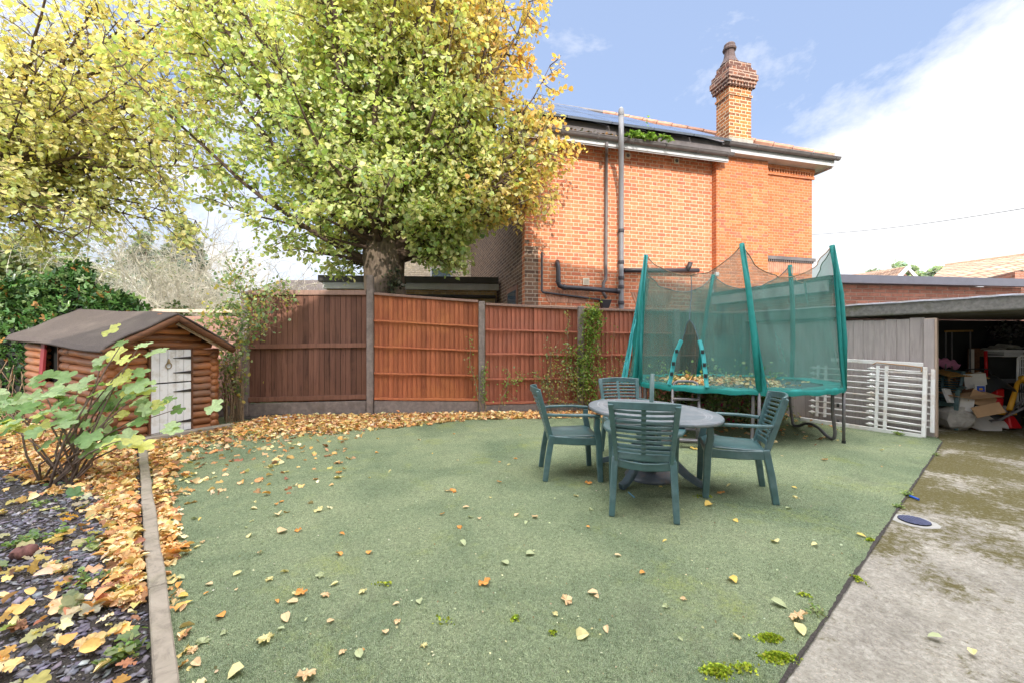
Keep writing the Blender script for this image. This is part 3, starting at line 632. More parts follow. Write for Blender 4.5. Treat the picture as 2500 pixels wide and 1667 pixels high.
# soil pipes
def pt(px, py, j=-.10):                        # point of the wall plane (offset j) seen at a pixel
    k = (px - 1250) / F; # HO.x+.97t-.241j = k*(HO.y+.241t+.97j)
    t = (k * (HO.y + .97 * j) - HO.x + .241 * j) / (.97 - k * .241); q = H(t, j); return Vector((q.x, q.y, HC + (HY - py) / F * q.y))
stk = MB(); a = pt(1516.5, 262, -.62); b_ = pt(1516.5, 750, -.10)
x0 = pt(1516.5, 400, -.10)
stk.tube([Vector((x0.x, x0.y, z)) for z in (0, 2.0, 3.9)] + [pt(1516.5, 470, -.14), pt(1516.5, 420, -.26), pt(1516.5, 370, -.42), pt(1516.5, 345, -.53), pt(1516.5, 280, -.53)], .056, 12)
sp = stk.build('soil_pipe', M['pipe_grey'], house, smooth=True)
q = pt(1516.5, 280, -.53); MB().lathe([(.06, q.z - .03), (.064, q.z), (.064, q.z + .04), (.05, q.z + .11), (.02, q.z + .15)], (q.x, q.y, 0), 12).build('vent_cowl', M['pipe_grey'], sp)
mb = MB()
for z in (2.2, 2.55, 2.75, 3.1, 3.8): mb.lathe([(.066, z), (.07, z + .02), (.07, z + .06), (.066, z + .08)], (x0.x, x0.y, 0), 12)
mb.build('pipe_collar', M['pipe_black'], sp)
lo = MB(); pts = [pt(1361, 640, .0), pt(1361, 646, -.08), pt(1363, 655, -.11), pt(1363, 690, -.11), pt(1366, 698, -.11), pt(1375, 702, -.11), pt(1440, 706, -.11), pt(1511, 712, -.11)]
lo.tube(pts, .052, 12); w1 = lo.build('waste_pipe', M['pipe_black'], house, smooth=True)
mb = MB()
for a_, b_ in ((pts[3], pts[2]), (pts[5], pts[6]), (pts[7], pts[6])): mb.tube([a_, a_.lerp(b_, .09)], .062, 12)
mb.build('pipe_collar', M['pipe_black'], w1)
MB().tube([pt(1524, 661, -.11), pt(1560, 661, -.11), pt(1705, 661, -.12)], .052, 12).build('branch_pipe', M['pipe_black'], house, smooth=True)
MB().tube([pt(1676, 662, -.13), pt(1682, 652, -.13), pt(1686, 641, -.15)], .055, 12).build('elbow_pipe', M['iron'], house, smooth=True)
MB().tube([pt(1323, 617, -.05), pt(1323, 712, -.05), pt(1326, 714, -.05), pt(1464, 732, -.06)], .022, 8).build('thin_waste_pipe', M['pipe_black'], house)
dp = MB(); g0 = pt(1481, 349, -.43)
dp.tube([g0, g0 + Vector((0, 0, -.12)), pt(1480, 376, -.10), pt(1480, 500, -.08), pt(1479, 668, -.08), pt(1479, 682, -.08), pt(1473, 692, -.10), pt(1473, 715, -.10), pt(1480, 729, -.10)], .036, 10)
dpo = dp.build('downpipe', M['gutter'], house, smooth=True)
c = pt(1477, 741, -.10); ang = math.atan2(.241, .97)
mb = MB(); mb.hexa([c + W * -.07 + NB * -.05 + Vector((0, 0, -.11)), c + W * .07 + NB * -.05 + Vector((0, 0, -.11)), c + W * .07 + NB * .05 + Vector((0, 0, -.11)), c + W * -.07 + NB * .05 + Vector((0, 0, -.11))],
   [c + W * -.12 + NB * -.09 + Vector((0, 0, .07)), c + W * .12 + NB * -.09 + Vector((0, 0, .07)), c + W * .12 + NB * .07 + Vector((0, 0, .07)), c + W * -.12 + NB * .07 + Vector((0, 0, .07))]); mb.build('hopper', M['pipe_black'], house)
for px, py, sz in ((1533, 381, .13), (1652, 394, .13), (1431, 688, .15)):
    c = pt(px, py, -.01); tt = (c - HO).dot(W)
    mb = MB(); hbox(mb, tt - sz / 2, tt + sz / 2, -.02, -.001, c.z - sz / 2, c.z + sz / 2); vt = mb.build('wall_vent', M['vent'], house)
    if sz < .14: MB().tube([H(tt, -.022, c.z), H(tt, -.024, c.z)], .042, 14).build('vent_hole', M['gutter'], vt)
    else:
        mb = MB(); [hbox(mb, tt - .055, tt + .055, -.023, -.0202, c.z - .05 + i * .022, c.z - .045 + i * .022) for i in range(5)]; mb.build('vent_slots', M['brownframe'], vt)
# lime patches on the wall
rr = np.random.default_rng(12)
# security lamps
for px, py, tt in ((1750, 670, 0), (1737, 712, 0)):
    c = pt(px, py, -.20); mb = MB(); mb.box(c, (.10, .06, .09), ang, None); mb.tube([c, c + NB * .1], .02, 6); mb.build('security_light', M['white_trim'], house, bevel=.01)
# window in the side wall
mb = MB(); hbox(mb, -.03, .0, .55, 1.55, 1.6, 2.66); wf = mb.build('window', M['brownframe'], house)
mb = MB(); hbox(mb, -.034, -.0305, .65, 1.45, 1.7, 2.56); mb.build('pane', M['glass'], wf)
# ferns growing out of the gutter
o = thing('gutter_fern', 'green fern and weeds sprouting from the gutter by the tall pipe', 'fern', tuple(H(2.55, -.48, 5.72)))
rr = np.random.default_rng(5); P = []; AZ = []; TL = []
for i in range(26):
    a_ = rr.uniform(0, 6.28); ln = rr.uniform(.15, .42); tt = rr.uniform(2.1, 3.0)
    for s_ in np.linspace(.1, 1, 14):
        for sd in (-1, 1):
            P.append(H(tt, -.48, 5.74) + Vector((math.cos(a_) * ln * s_, math.sin(a_) * ln * s_ * .5, ln * (s_ * .9 - s_ * s_ * 1.0)))); AZ.append(a_ + sd * 1.2); TL.append(0)
for s_ in range(14): P.append(H(2.62, -.48, 5.8 + s_ * .035)); AZ.append(rr.uniform(0, 6)); TL.append(0)
cloud('fronds', P, .07, pal([(.16, .28, .05), (.25, .38, .09)], len(P), rr), T_leaf(w=.3), M['leaf'], az=np.array(AZ), parent=o)

# ================================================================== OTHER BUILDINGS
ex = thing('flat_roofed_extension', 'low yellow brick extension with dark flat roof edge behind the tree', 'extension', (-2.5, 10.9, 0))
MB().hexa([(-4.9, 10.62, 0), (-.42, 10.98, 0), (-1.2, 13.4, 0), (-4.9, 13.4, 0)], [(-4.9, 10.62, 2.85), (-.42, 10.98, 2.85), (-1.2, 13.4, 2.85), (-4.9, 13.4, 2.85)]).build('wall', M['brick_yellow'], ex)
MB().hexa([(-4.95, 10.50, 2.78), (-.36, 10.86, 2.78), (-1.2, 13.4, 2.78), (-5.1, 13.4, 2.78)], [(-4.95, 10.50, 2.95), (-.36, 10.86, 2.95), (-1.2, 13.4, 2.95), (-5.1, 13.4, 2.95)]).build('fascia', M['white_trim'], ex)
MB().hexa([(-5.05, 10.44, 2.952), (-.36, 10.80, 2.952), (-1.2, 13.4, 2.952), (-5.1, 13.4, 2.952)], [(-5.05, 10.44, 3.12), (-.36, 10.80, 3.12), (-1.2, 13.4, 3.12), (-5.1, 13.4, 3.12)]).build('roof', M['dark_trim'], ex)
MB().tube([(-4.8, 10.56, 2.62), (-.45, 10.86, 2.60), (-.43, 10.86, 2.2), (-.43, 10.86, 0)], .045, 8).build('drainpipe', M['pipe_black'], ex)
pb = thing('pale_brick_building', 'pale sunlit brick building with tiled roof, half hidden behind the tree', 'house', (-2.6, 17, 0))
MB().box((-3.2, 19, 2.9), (5.4, 5, 5.8)).build('wall', M['brick_pale'], pb)
mb = MB().add([(-.5, 16.2, 2.6), (.9, 16.2, 2.6), (.9, 21, 2.6), (-.5, 21, 6.6), (-.5, 16.2, 6.6)], [(0, 1, 4), (4, 1, 2, 3)]); mb.build('side_roof', M['tile'], pb)
mb = MB().add([(-6.2, 16.2, 5.7), (-.3, 16.2, 5.7), (-1.5, 19, 7.6), (-4.8, 19, 7.6), (-6.2, 21.8, 5.7), (-.3, 21.8, 5.7)], [(0, 1, 2, 3), (1, 5, 2), (5, 4, 3, 2), (4, 0, 3)]); mb.build('roof', M['tile'], pb)
wf = MB().box((-2.9, 16.48, 3.9), (.9, .06, 1.1)).build('window', M['white_trim'], pb); MB().box((-2.9, 16.44, 3.9), (.76, .02, .96)).build('pane', M['glass'], wf)
dh = thing('distant_bungalow', 'distant pale roofed bungalow above the dark fence panel, left of the tree', 'house', (-12, 24, 0))
MB().box((-11.5, 25, 2), (7, 4, 4)).build('wall', M['brick_pale'], dh)
MB().add([(-15.4, 22.7, 4.0), (-7.6, 22.7, 4.0), (-8.6, 25, 5.3), (-14.4, 25, 5.3), (-15.4, 27.3, 4), (-7.6, 27.3, 4)], [(0, 1, 2, 3), (1, 5, 2), (5, 4, 3, 2), (4, 0, 3)]).build('roof', M['felt'], dh)
# brick outbuilding behind the garage
ob = thing('brick_outbuilding', 'flat roofed pink brick outbuilding behind the open garage', 'outbuilding', (5.64, 7.0, 0))
BZ = 2.51
MB().hexa([(5.68, 7.05, 0), (9.55, 7.53, 0), (9.3, 10.4, 0), (5.4, 10.0, 0)], [(5.68, 7.05, 2.38), (9.55, 7.53, 2.38), (9.3, 10.4, 2.38), (5.4, 10.0, 2.38)]).build('wall', M['brick_pink'], ob)
mb = MB().wallbox((5.62, 7.05), (4.86, 9.42), 0, 2.22, -.2); mb.build('side_wall', M['brick_pink'], ob)
mb = MB().beam([(5.60, 6.96, BZ - .055), (9.65, 7.46, BZ - .055)], .12, .14); mb.build('capping', M['capping'], ob)
mb = MB().beam([(5.60, 7.0, BZ - .02), (4.72, 9.5, BZ - .02)], .14, .07); mb.build('roof_edge', M['dark_trim'], ob)
mb = MB().beam([(5.54, 7.04, BZ - .16), (4.72, 9.45, BZ - .16)], .05, .19); mb.build('fascia', M['white_trim'], ob)
MB().poly([(5.6, 7.0, BZ - .01), (9.6, 7.5, BZ - .01), (9.3, 10.4, BZ - .01), (4.76, 9.5, BZ - .01)]).build('roof', M['felt'], ob)

# timber garage
ga = thing('timber_garage', 'open fronted garage of weathered grey boards with mossy concrete roof edge', 'garage', tuple(L(0)))
mb = MB(); x = -.96; rnd = random.Random(4)
while x < TB - .13:
    w_ = rnd.uniform(.12, .15); h = 1.715 + .01 * math.sin(x * 5) + rnd.uniform(-.012, .004); o_ = rnd.uniform(0, .006)
    p0, p1 = L(x, o_), L(min(x + w_ - .003, TB - .13), o_ + rnd.uniform(-.002, .004)); mb.wallbox(p0, p1, .02, h, .02); x += w_
mb.build('boards', M['grey_board'], ga)
MB().wallbox(L(TB - .128, -.03), L(TB, -.03), 0, 1.70, .10).build('door_post', M['new_board'], ga, bevel=.004)
MB().wallbox(L(TB - .125, -.052), L(TB - .02, -.052), 0, 1.69, .018).build('cover_board', M['grey_board'], ga)
MB().wallbox(L(TB + 2.9), L(TB + 3.6), 0, 1.75, .12).build('front_wall', M['dark_int'], ga)  # unseen wall added; its span sets how much light enters the garage
MB().hexa([(5.72, 6.90, 0), (11.5, 7.60, 0), (11.5, 7.66, 0), (5.70, 6.98, 0)], [(5.72, 6.90, 1.75), (11.5, 7.60, 1.75), (11.5, 7.66, 1.75), (5.70, 6.98, 1.75)]).build('back_wall', M['dark_int'], ga)  # near-black colour puts the darkness of the garage depth into the wall
p = L(TB + 3.6); MB().wallbox((11.5, 7.6), (p.x, p.y), 0, 1.75, .1).build('end_wall', M['dark_int'], ga)  # unseen side wall added to keep the interior dark
s0 = L(-1.0, -.05); e0_ = L(5.4, -.05)
zz0, zz1 = 1.765, 1.965
rp = [s0, e0_, Vector((12, 5.0, 0)), Vector((12, 7.6, 0)), Vector((5.66, 6.93, 0)), Vector((4.95, 8.6, 0))]
mb = MB(); mb.add([(p.x, p.y, zz0) for p in rp] + [(p.x, p.y, zz1) for p in rp], [tuple(range(6))[::-1], tuple(range(6, 12))] + [(i, (i + 1) % 6, (i + 1) % 6 + 6, i + 6) for i in range(6)]); mb.build('roof', M['mossy_fascia'], ga, bevel=.02, bseg=2)
mb = MB(); rnd = random.Random(9); n = 70
jit = [rnd.uniform(-.008, .012) for _ in range(n + 1)]
mb.grid(lambda u, v: L(-1.0 + u * 6.4, -.07 + .30 * v, 1.965 + [-.02, .008, .012, .016, .02][int(v * 4)] + .5 * jit[int(round(u * n))]), n, 4); mb.build('flashing', M['lead'], ga, smooth=False)

# tiled roofs on the right
th = thing('tiled_roof_house', 'house with large orange brown tiled roof at the far right edge', 'house', (17, 15, 0))
a0, a1 = at(2262, 694, 13.0), at(2560, 700, 11.0); r0 = at(2308, 651, 15.5); r1_ = at(2560, 618, 13.5)
MB().add([a0, a1, r1_, r0], [(0, 1, 2, 3)]).build('roof', M['tile'], th, solid=.08)
MB().tube([r0, r1_], .10, 8).build('ridge_tiles', M['terracotta'], th)
MB().hexa([Vector((a0.x, a0.y + .2, 0)), Vector((a1.x, a1.y + .2, 0)), Vector((a1.x, a1.y + 5, 0)), Vector((a0.x, a0.y + 4, 0))], [a0 + Vector((0, .2, -.05)), a1 + Vector((0, .2, -.05)), Vector((a1.x, a1.y + 5, a1.z)), Vector((a0.x + .3, a0.y + 2, a0.z))]).build('wall', M['brick_pink'], th)
pv = thing('brick_pier', 'low pink brick stack with flat slab in front of the large tiled roof', 'wall', tuple(at(2440, 700, 10.2)[:2]) + (0,))
q0, q1 = at(2402, 690, 10.4), at(2478, 690, 9.6)
MB().wallbox((q0.x, q0.y), (q1.x, q1.y), 0, 2.98, .4, None, 3.05).build('wall', M['brick_pink'], pv)
MB().wallbox((q0.x - .05, q0.y - .05), (q1.x + .12, q1.y - .05), 2.99, 3.02, .5, 3.06, 3.10).build('coping', M['concrete'], pv)
gh = thing('gabled_roof_house', 'small distant house with tiled roof and white gable boards above grey capping', 'house', (22, 25, 0))
g_ = at(2204, 657, 22); gl_, gr_ = at(2178, 688, 22.0), at(2232, 688, 22.0); rb = at(2080, 672, 30); rbl = at(2040, 690, 29)
MB().add([gl_ + Vector((0, .1, 0)), gr_ + Vector((0, .1, 0)), g_ + Vector((0, .1, 0))] + [Vector((gl_.x, gl_.y + .1, 0)), Vector((gr_.x, gr_.y + .1, 0))], [(0, 3, 4, 1), (0, 1, 2)]).build('wall', M['brick_pink'], gh)
MB().add([g_ + Vector((0, -.2, .05)), gl_ + Vector((-.3, -.2, -.25)), rbl, rb], [(0, 1, 2, 3)]).build('roof', M['tile'], gh, solid=.08)
MB().beam([gl_ + Vector((-.3, -.25, -.3)), g_ + Vector((0, -.25, 0)), gr_ + Vector((.3, -.25, -.3))], .1, .22).build('bargeboard', M['white_trim'], gh)
# overhead wire
a_, b_ = at(1980, 574, 30), at(2620, 490, 16)
pts = [a_.lerp(b_, i / 24) + Vector((0, 0, -.6 * math.sin(math.pi * i / 24) * .35)) for i in range(25)]
tag(MB().tube(pts, .014, 5).build('overhead_cable', M['pipe_black']), 'thin dark overhead cable crossing the white sky at the right', 'cable')

# the house behind the photographer, whose shadow covers the garden
rh = thing('rear_house', 'pale rendered gabled house standing behind the garden', 'house', (4, -2.6, 0))
pts = [(-5.6, 0), (14, 0), (14, 8.9), (-.17, 8.9), (-5.6, 5.37)]
mb = MB(); k = len(pts); mb.add([(x, -2.6, z) for x, z in pts] + [(x, -9, z) for x, z in pts], [tuple(range(k)), tuple(range(k, 2 * k))[::-1]] + [(i, i + k, (i + 1) % k + k, (i + 1) % k) for i in range(k)]); mb.build('wall', M['render_wall'], rh)
MB().hexa([(-5.9, -9.3, 5.18), (-.17, -9.3, 8.91), (-.17, -2.58, 8.91), (-5.9, -2.58, 5.18)], [(-5.9, -9.3, 5.24), (-.17, -9.3, 8.97), (-.17, -2.58, 8.97), (-5.9, -2.58, 5.24)]).build('roof', M['slate'], rh)
for x in (-2.5, 1, 4.5, 8):
    wf = MB().box((x, -2.58, 1.5), (1.3, .08, 1.2)).build('window', M['white_trim'], rh); MB().box((x, -2.53, 1.5), (1.15, .02, 1.05)).build('pane', M['glass'], wf)
# ================================================================== LOG CABIN PLAYHOUSE
SC0 = Vector((-5.21, 5.2, 0)); SG = Vector((.407, .914, 0)); SS = Vector((-.914, .407, 0))
def S(t, l, z): return SC0 + SG * t + SS * l + Vector((0, 0, z + .055 * l))
cab = thing('log_playhouse', 'small brown log playhouse with sagging dark felt roof and white stable door', 'playhouse', tuple(SC0))
rnd = random.Random(11); LR = .054; GT = 1.22; GL = 2.40
def logs(mb, a, b_, r=LR):
    n = 7; ph = rnd.uniform(0, 6)
    mb.tube([a.lerp(b_, i / n) + Vector((0, 0, .004 * math.sin(i * 1.3 + ph))) for i in range(n + 1)], [r * (1 + rnd.uniform(-.06, .06)) for _ in range(n + 1)], 10)
mb = MB(); zt = []
for i in range(12):
    z = .055 + i * .105
    if z < 1.24:
        logs(mb, S(-.06, .0, z), S(.375, .0, z)); logs(mb, S(.915, .0, z), S(GT + .06 + rnd.uniform(-.02, .02), .0, z))
for i in range(5):
    z = 1.315 + i * .10; half = .62 - (z - 1.30) / .57 * .86
    half = max(.08, min(half, .60))
    logs(mb, S(.60 - half, 0, z), S(.60 + half * .98, 0, z))
mb.build('front_wall', M['log'], cab, smooth=True)
mb = MB()
for i in range(11):
    z = .11 + i * .105
    if z < .66 or z > 1.24: logs(mb, S(0, -.07, z), S(0, GL + .05, z))
    else:
        logs(mb, S(0, -.07, z), S(0, 1.29, z)); logs(mb, S(0, 1.85, z), S(0, GL + .05, z))
    if i % 2 == 0: logs(mb, S(0, 1.0, z), S(0, 1.9, z) if (z < .66 or z > 1.24) else S(0, 1.28, z), LR * 1.06)
for i in range(11): logs(mb, S(GT, -.07, .11 + i * .105), S(GT, GL, .11 + i * .105)); logs(mb, S(0, GL, .11 + i * .105), S(GT, GL, .11 + i * .105))
mb.build('side_wall', M['log'], cab, smooth=True)
mb = MB(); mb.hexa([S(.06, .06, 0), S(.06, GL - .06, 0), S(GT - .06, GL - .06, 0), S(GT - .06, .06, 0)], [S(.06, .06, 1.24), S(.06, GL - .06, 1.24), S(GT - .06, GL - .06, 1.24), S(GT - .06, .06, 1.24)]); mb.build('interior_dark_fill', M['black'], cab)  # black box added inside so the openings look unlit
# door, two leaves
def leaf_door(z0, z1, nm):
    mb = MB(); nb = 5
    for i in range(nb):
        a, c = .405 + i * .097, .405 + (i + 1) * .097 - .004
        mb.hexa([S(a, -.075, z0), S(c, -.075, z0), S(c, -.05, z0), S(a, -.05, z0)], [S(a, -.075, z1), S(c, -.075, z1), S(c, -.05, z1), S(a, -.05, z1)])
    d = mb.build(nm, M['white_paint'], cab, bevel=.003)
    for z in (z0 + .13, z1 - .12):
        MB().add([S(.885, -.079, z - .022), S(.885, -.079, z + .022), S(.66, -.079, z + .004), S(.66, -.079, z - .004), S(.885, -.084, z - .022), S(.885, -.084, z + .022), S(.66, -.084, z + .004), S(.66, -.084, z - .004)], [(4, 7, 6, 5), (0, 1, 5, 4), (1, 2, 6, 5), (2, 3, 7, 6), (3, 0, 4, 7)]).build('hinge', M['iron'], d)
    return d
leaf_door(.08, .775, 'lower_door'); ud = leaf_door(.795, 1.255, 'upper_door')
kn = MB(); kc = S(.60, -.09, 1.06); kn.tube([kc + Vector((0, 0, .07)), kc + Vector((0, 0, .03))], [.006, .018], 8); kn.tube([kc + Vector((0, 0, .03)), kc + Vector((0, 0, .0))], [.02, .016], 8)
kn.tube([kc + SG * (math.sin(a) * .034) + Vector((0, 0, -.028 - math.cos(a) * -.042)) for a in np.linspace(0, 2 * math.pi, 18)], .0065, 6); kn.build('knocker', M['brass'], ud)
mb = MB()
for a, c in ((.378, .400), (.893, .915)): mb.hexa([S(a, -.07, .05), S(c, -.07, .05), S(c, -.03, .05), S(a, -.03, .05)], [S(a, -.07, 1.28), S(c, -.07, 1.28), S(c, -.03, 1.28), S(a, -.03, 1.28)])
mb.hexa([S(.40, -.07, 1.259), S(.893, -.07, 1.259), S(.893, -.03, 1.259), S(.40, -.03, 1.259)], [S(.40, -.07, 1.28), S(.893, -.07, 1.28), S(.893, -.03, 1.28), S(.40, -.03, 1.28)])
mb.build('door_frame', M['log_dark'], cab)
mb = MB()
mb.hexa([S(-.09, 1.86, .62), S(-.09, 1.75, .62), S(-.05, 1.75, .62), S(-.05, 1.86, .62)], [S(-.05, 1.86, 1.28), S(-.05, 1.75, 1.28), S(-.02, 1.75, 1.28), S(-.02, 1.86, 1.28)])
mb.build('red_shutter', M['red_paint'], cab, bevel=.004)
mb = MB(); mb.hexa([S(-.06, 1.31, .64), S(-.06, 1.285, .64), S(.0, 1.285, .64), S(.0, 1.31, .64)], [S(-.06, 1.31, 1.27), S(-.06, 1.285, 1.27), S(.0, 1.285, 1.27), S(.0, 1.31, 1.27)]); mb.build('window_post', M['log_dark'], cab)
# felt roof
def roofz(u): return 1.755 - .0 * u
def rf(u, v, dz=0.0):
    l = -.32 + v * 2.95; n_ = .010 * math.sin(v * 9 + u * 3) + .008 * math.sin(u * 11 + v * 4) - .022 * math.sin(math.pi * u) * math.sin(v * math.pi)
    t = .605 - u * .805; z = 1.765 - u * .475 + n_
    if u > .97: z -= .035
    return S(t, l, z + dz)
mb = MB(); mb.grid(lambda u, v: rf(u, v), 40, 50)
mb.grid(lambda u, v: S(.605 + u * .77, -.32 + v * 2.95, 1.765 - u * .455 + .010 * math.sin(v * 7 + u * 5)), 12, 20)
mb.build('roof', M['felt'], cab, smooth=True, solid=.022)
mb = MB()
logs(mb, S(.60, -.30, 1.70), S(-.18, -.30, 1.235), .045); logs(mb, S(.61, -.30, 1.70), S(1.36, -.30, 1.25), .045)
logs(mb, S(.605, -.32, 1.70), S(.605, .2, 1.70), .045); mb.build('rafter', M['log_dark'], cab, smooth=True)
mb = MB(); mb.beam([S(.63, -.24, 1.635), S(1.28, -.24, 1.25)], .02, .045); mb.build('batten', M['new_board'], cab)
tag(MB().beam([S(-.25, -.16, .035), S(.5, -.17, .04), S(1.42, -.16, .03)], .13, .10).build('sleeper', M['sleeper'], bevel=.01), 'grey timber sleeper lying in front of the playhouse door', 'sleeper')

# ================================================================== GARDEN CHAIRS
def bx(mb, x0, x1, y0, y1, z0, z1): return mb.hexa([(x0, y0, z0), (x1, y0, z0), (x1, y1, z0), (x0, y1, z0)], [(x0, y0, z1), (x1, y0, z1), (x1, y1, z1), (x0, y1, z1)])
def make_chair(name, label, loc, rz):
    r = thing(name, label, 'garden chair', (0, 0, 0), 0, 'green plastic garden armchairs')
    cm = M['chair']
    for s in (-1, 1):
        MB().beam([(s * .262, .245, 0), (s * .262, .235, .20), (s * .262, .228, .40), (s * .268, .205, .52), (s * .272, .21, .615)], [.045, .05, .055, .05, .046], [.05, .056, .062, .056, .05], up=(0, 1, 0)).build('leg', cm, r, bevel=.008, bseg=2)
        MB().beam([(s * .232, -.285, 0), (s * .222, -.255, .22), (s * .212, -.215, .44)], [.045, .050, .05], [.05, .055, .055], up=(0, 1, 0)).build('leg', cm, r, bevel=.008, bseg=2)
        MB().beam([(s * .222, -.262, .64), (s * .262, -.20, .642), (s * .288, -.08, .645), (s * .292, .08, .645), (s * .275, .235, .632)], [.035, .045, .055, .058, .05], [.03, .026, .024, .024, .03]).build('armrest', cm, r, bevel=.009, bseg=2)
    # seat with apron
    mb = MB()
    def sf(u, v):
        x = (u - .5) * 2; y = -.22 + v * .47; w = .225 + .03 * v
        z = .425 - .018 * (1 - x * x) * math.sin(math.pi * min(1, v * 1.1)) - (.03 * max(0, v - .86) / .14) ** 1 + .012 * v
        return (x * w, y, z)
    mb.grid(sf, 12, 14); st = mb.build('seat', cm, r, smooth=True, solid=.014)
    mb = MB(); bx(mb, -.235, .235, .222, .242, .355, .425)
    for s in (-1, 1): mb.beam([(s * .225, -.21, .395), (s * .24, 0, .385), (s * .248, .23, .385)], .018, .075)
    mb.beam([(-.21, -.225, .40), (-.1, -.228, .385), (0, -.228, .378), (.1, -.228, .385), (.21, -.225, .40)], .02, .06); mb.build('apron', cm, r, bevel=.005)
    # backrest: stiles, top rail, nine curved slats and a middle strip
    def bk(x, z):
        f = (z - .42) / .45; w = .2 + .035 * f; return Vector((x * w, -.225 - .125 * f - .055 * (1 - x * x) * (.35 + .65 * f), z))
    mb = MB()
    for s in (-1, 1): mb.beam([bk(s, z) for z in (.42, .53, .64, .76, .875)], [.030, .032, .036, .04, .042], [.045] * 5, up=(0, 1, 0))
    mb.beam([bk(x, .872 - .010 * x * x) for x in np.linspace(-1.09, 1.09, 13)], .020, .058)
    mb.beam([bk(x, .465) for x in np.linspace(-1, 1, 9)], .018, .05)
    for i in range(9):
        z = .512 + i * .0385
        mb.beam([bk(x, z) for x in np.linspace(-.96, .96, 11)], .012, .0225)
    for xx in (0.0,): mb.beam([bk(xx, z) + Vector((0, .006, 0)) for z in (.46, .6, .74, .86)], .035, .008, up=(0, 1, 0))
    mb.build('backrest', cm, r, bevel=.004)
    r.location = loc; r.rotation_euler = (0, 0, rz); return r
def fr(dx, dy): return math.atan2(dy, dx) - math.pi / 2        # rotation that turns local +Y towards (dx, dy)
ch1 = make_chair('garden_chair', 'nearest green plastic armchair, its slatted back turned to the camera', (1.075, 3.29, .012), fr(.3, .954))
dup(ch1, (.60, 4.11, .012), fr(1, .02), 'green plastic armchair at the left side of the table, facing right')
dup(ch1, (1.985, 3.62, .012), fr(-.94, .34), 'green plastic armchair at the right side of the table, facing left')
dup(ch1, (1.36, 4.70, .012), fr(.06, -1), 'green plastic armchair on the far side of the table, facing the camera')
# ================================================================== TABLE
TC = Vector((1.35, 3.93, .012)); TZ = .71; ta = math.atan2(-.97, .28); E1 = Vector((math.cos(ta), math.sin(ta), 0)); E2 = Vector((-E1.y, E1.x, 0)); RA, RB_ = .75, .52
tb = thing('garden_table', 'oval blue grey plastic pedestal table with greek key inlay border', 'garden table', tuple(TC))
TT = Vector((TC.x - .03, TC.y - .07, 0))
def ell(w, ra, rb, z): return TT + E1 * (math.cos(w) * ra) + E2 * (math.sin(w) * rb) + Vector((0, 0, z))
mb = MB(); K = 64; prof = [(-.04, .672), (-.008, .678), (0, .690), (0, .702), (-.006, .710)]
for dr, z in prof:
    for k in range(K): mb.v.append(ell(2 * math.pi * k / K, RA + dr, RB_ + dr, z))
for i in range(len(prof) - 1):
    for k in range(K): mb.f.append((i * K + k, i * K + (k + 1) % K, (i + 1) * K + (k + 1) % K, (i + 1) * K + k))
mb.f.append(tuple(range(K))[::-1]); mb.f.append(tuple(range(4 * K, 5 * K))); top = mb.build('tabletop', M['table'], tb)
mb = MB()
for k in range(60):                                   # key pattern ring
    w0, w1 = 2 * math.pi * k / 60, 2 * math.pi * (k + .62) / 60
    for (ra, rb, g) in ((RA - .10, RB_ - .10, .009), (RA - .145, RB_ - .145, .009)):
        w1_ = 2 * math.pi * (k + 1.0) / 60
        mb.poly([ell(w0, ra, rb, .7115), ell(w0, ra + g, rb + g, .7115), ell(w1_, ra + g, rb + g, .7115), ell(w1_, ra, rb, .7115)])
    mb.poly([ell(w0, RA - .133, RB_ - .133, .7115), ell(w0, RA - .118, RB_ - .118, .7115), ell(w1, RA - .118, RB_ - .118, .7115), ell(w1, RA - .126, RB_ - .126, .7115)])
mb.build('inlay', M['tring'], top)
mb = MB().lathe([(.07, .10), (.055, .3), (.05, .5), (.10, .66), (.14, .672)], (TC.x, TC.y, 0), 20); mb.build('pedestal', M['tleg'], tb, smooth=True)
for tx, ty in ((.986, 3.63), (1.77, 3.63), (.96, 4.50), (1.78, 4.42)):
    f = Vector((tx, ty, 0)); c = Vector((TC.x, TC.y, 0)); d = f - c
    MB().beam([c + d * .08 + Vector((0, 0, .36)), c + d * .22 + Vector((0, 0, .31)), c + d * .42 + Vector((0, 0, .22)), c + d * .66 + Vector((0, 0, .115)), c + d * .86 + Vector((0, 0, .06)), c + d * 1.0 + Vector((0, 0, .042))], [.06, .062, .064, .066, .066, .06], [.10, .085, .075, .065, .055, .06]).build('leg', M['tleg'], tb, bevel=.012, bseg=2)
pb_ = thing('parasol_base', 'round dished parasol base with green pole rising through the table', 'parasol base', (1.37, 4.0, .012))
MB().lathe([(.235, .012), (.24, .03), (.225, .05), (.14, .075), (.05, .10), (.035, .16), (.03, .17)], (1.37, 4.0, 0), 28).build('base', M['pbase'], pb_, smooth=True)
MB().tube([(1.37, 4.0, .16), (1.355, 3.90, .72), (1.36, 3.89, 1.045)], .021, 12).build('pole', M['pole_grn'], pb_, smooth=True)

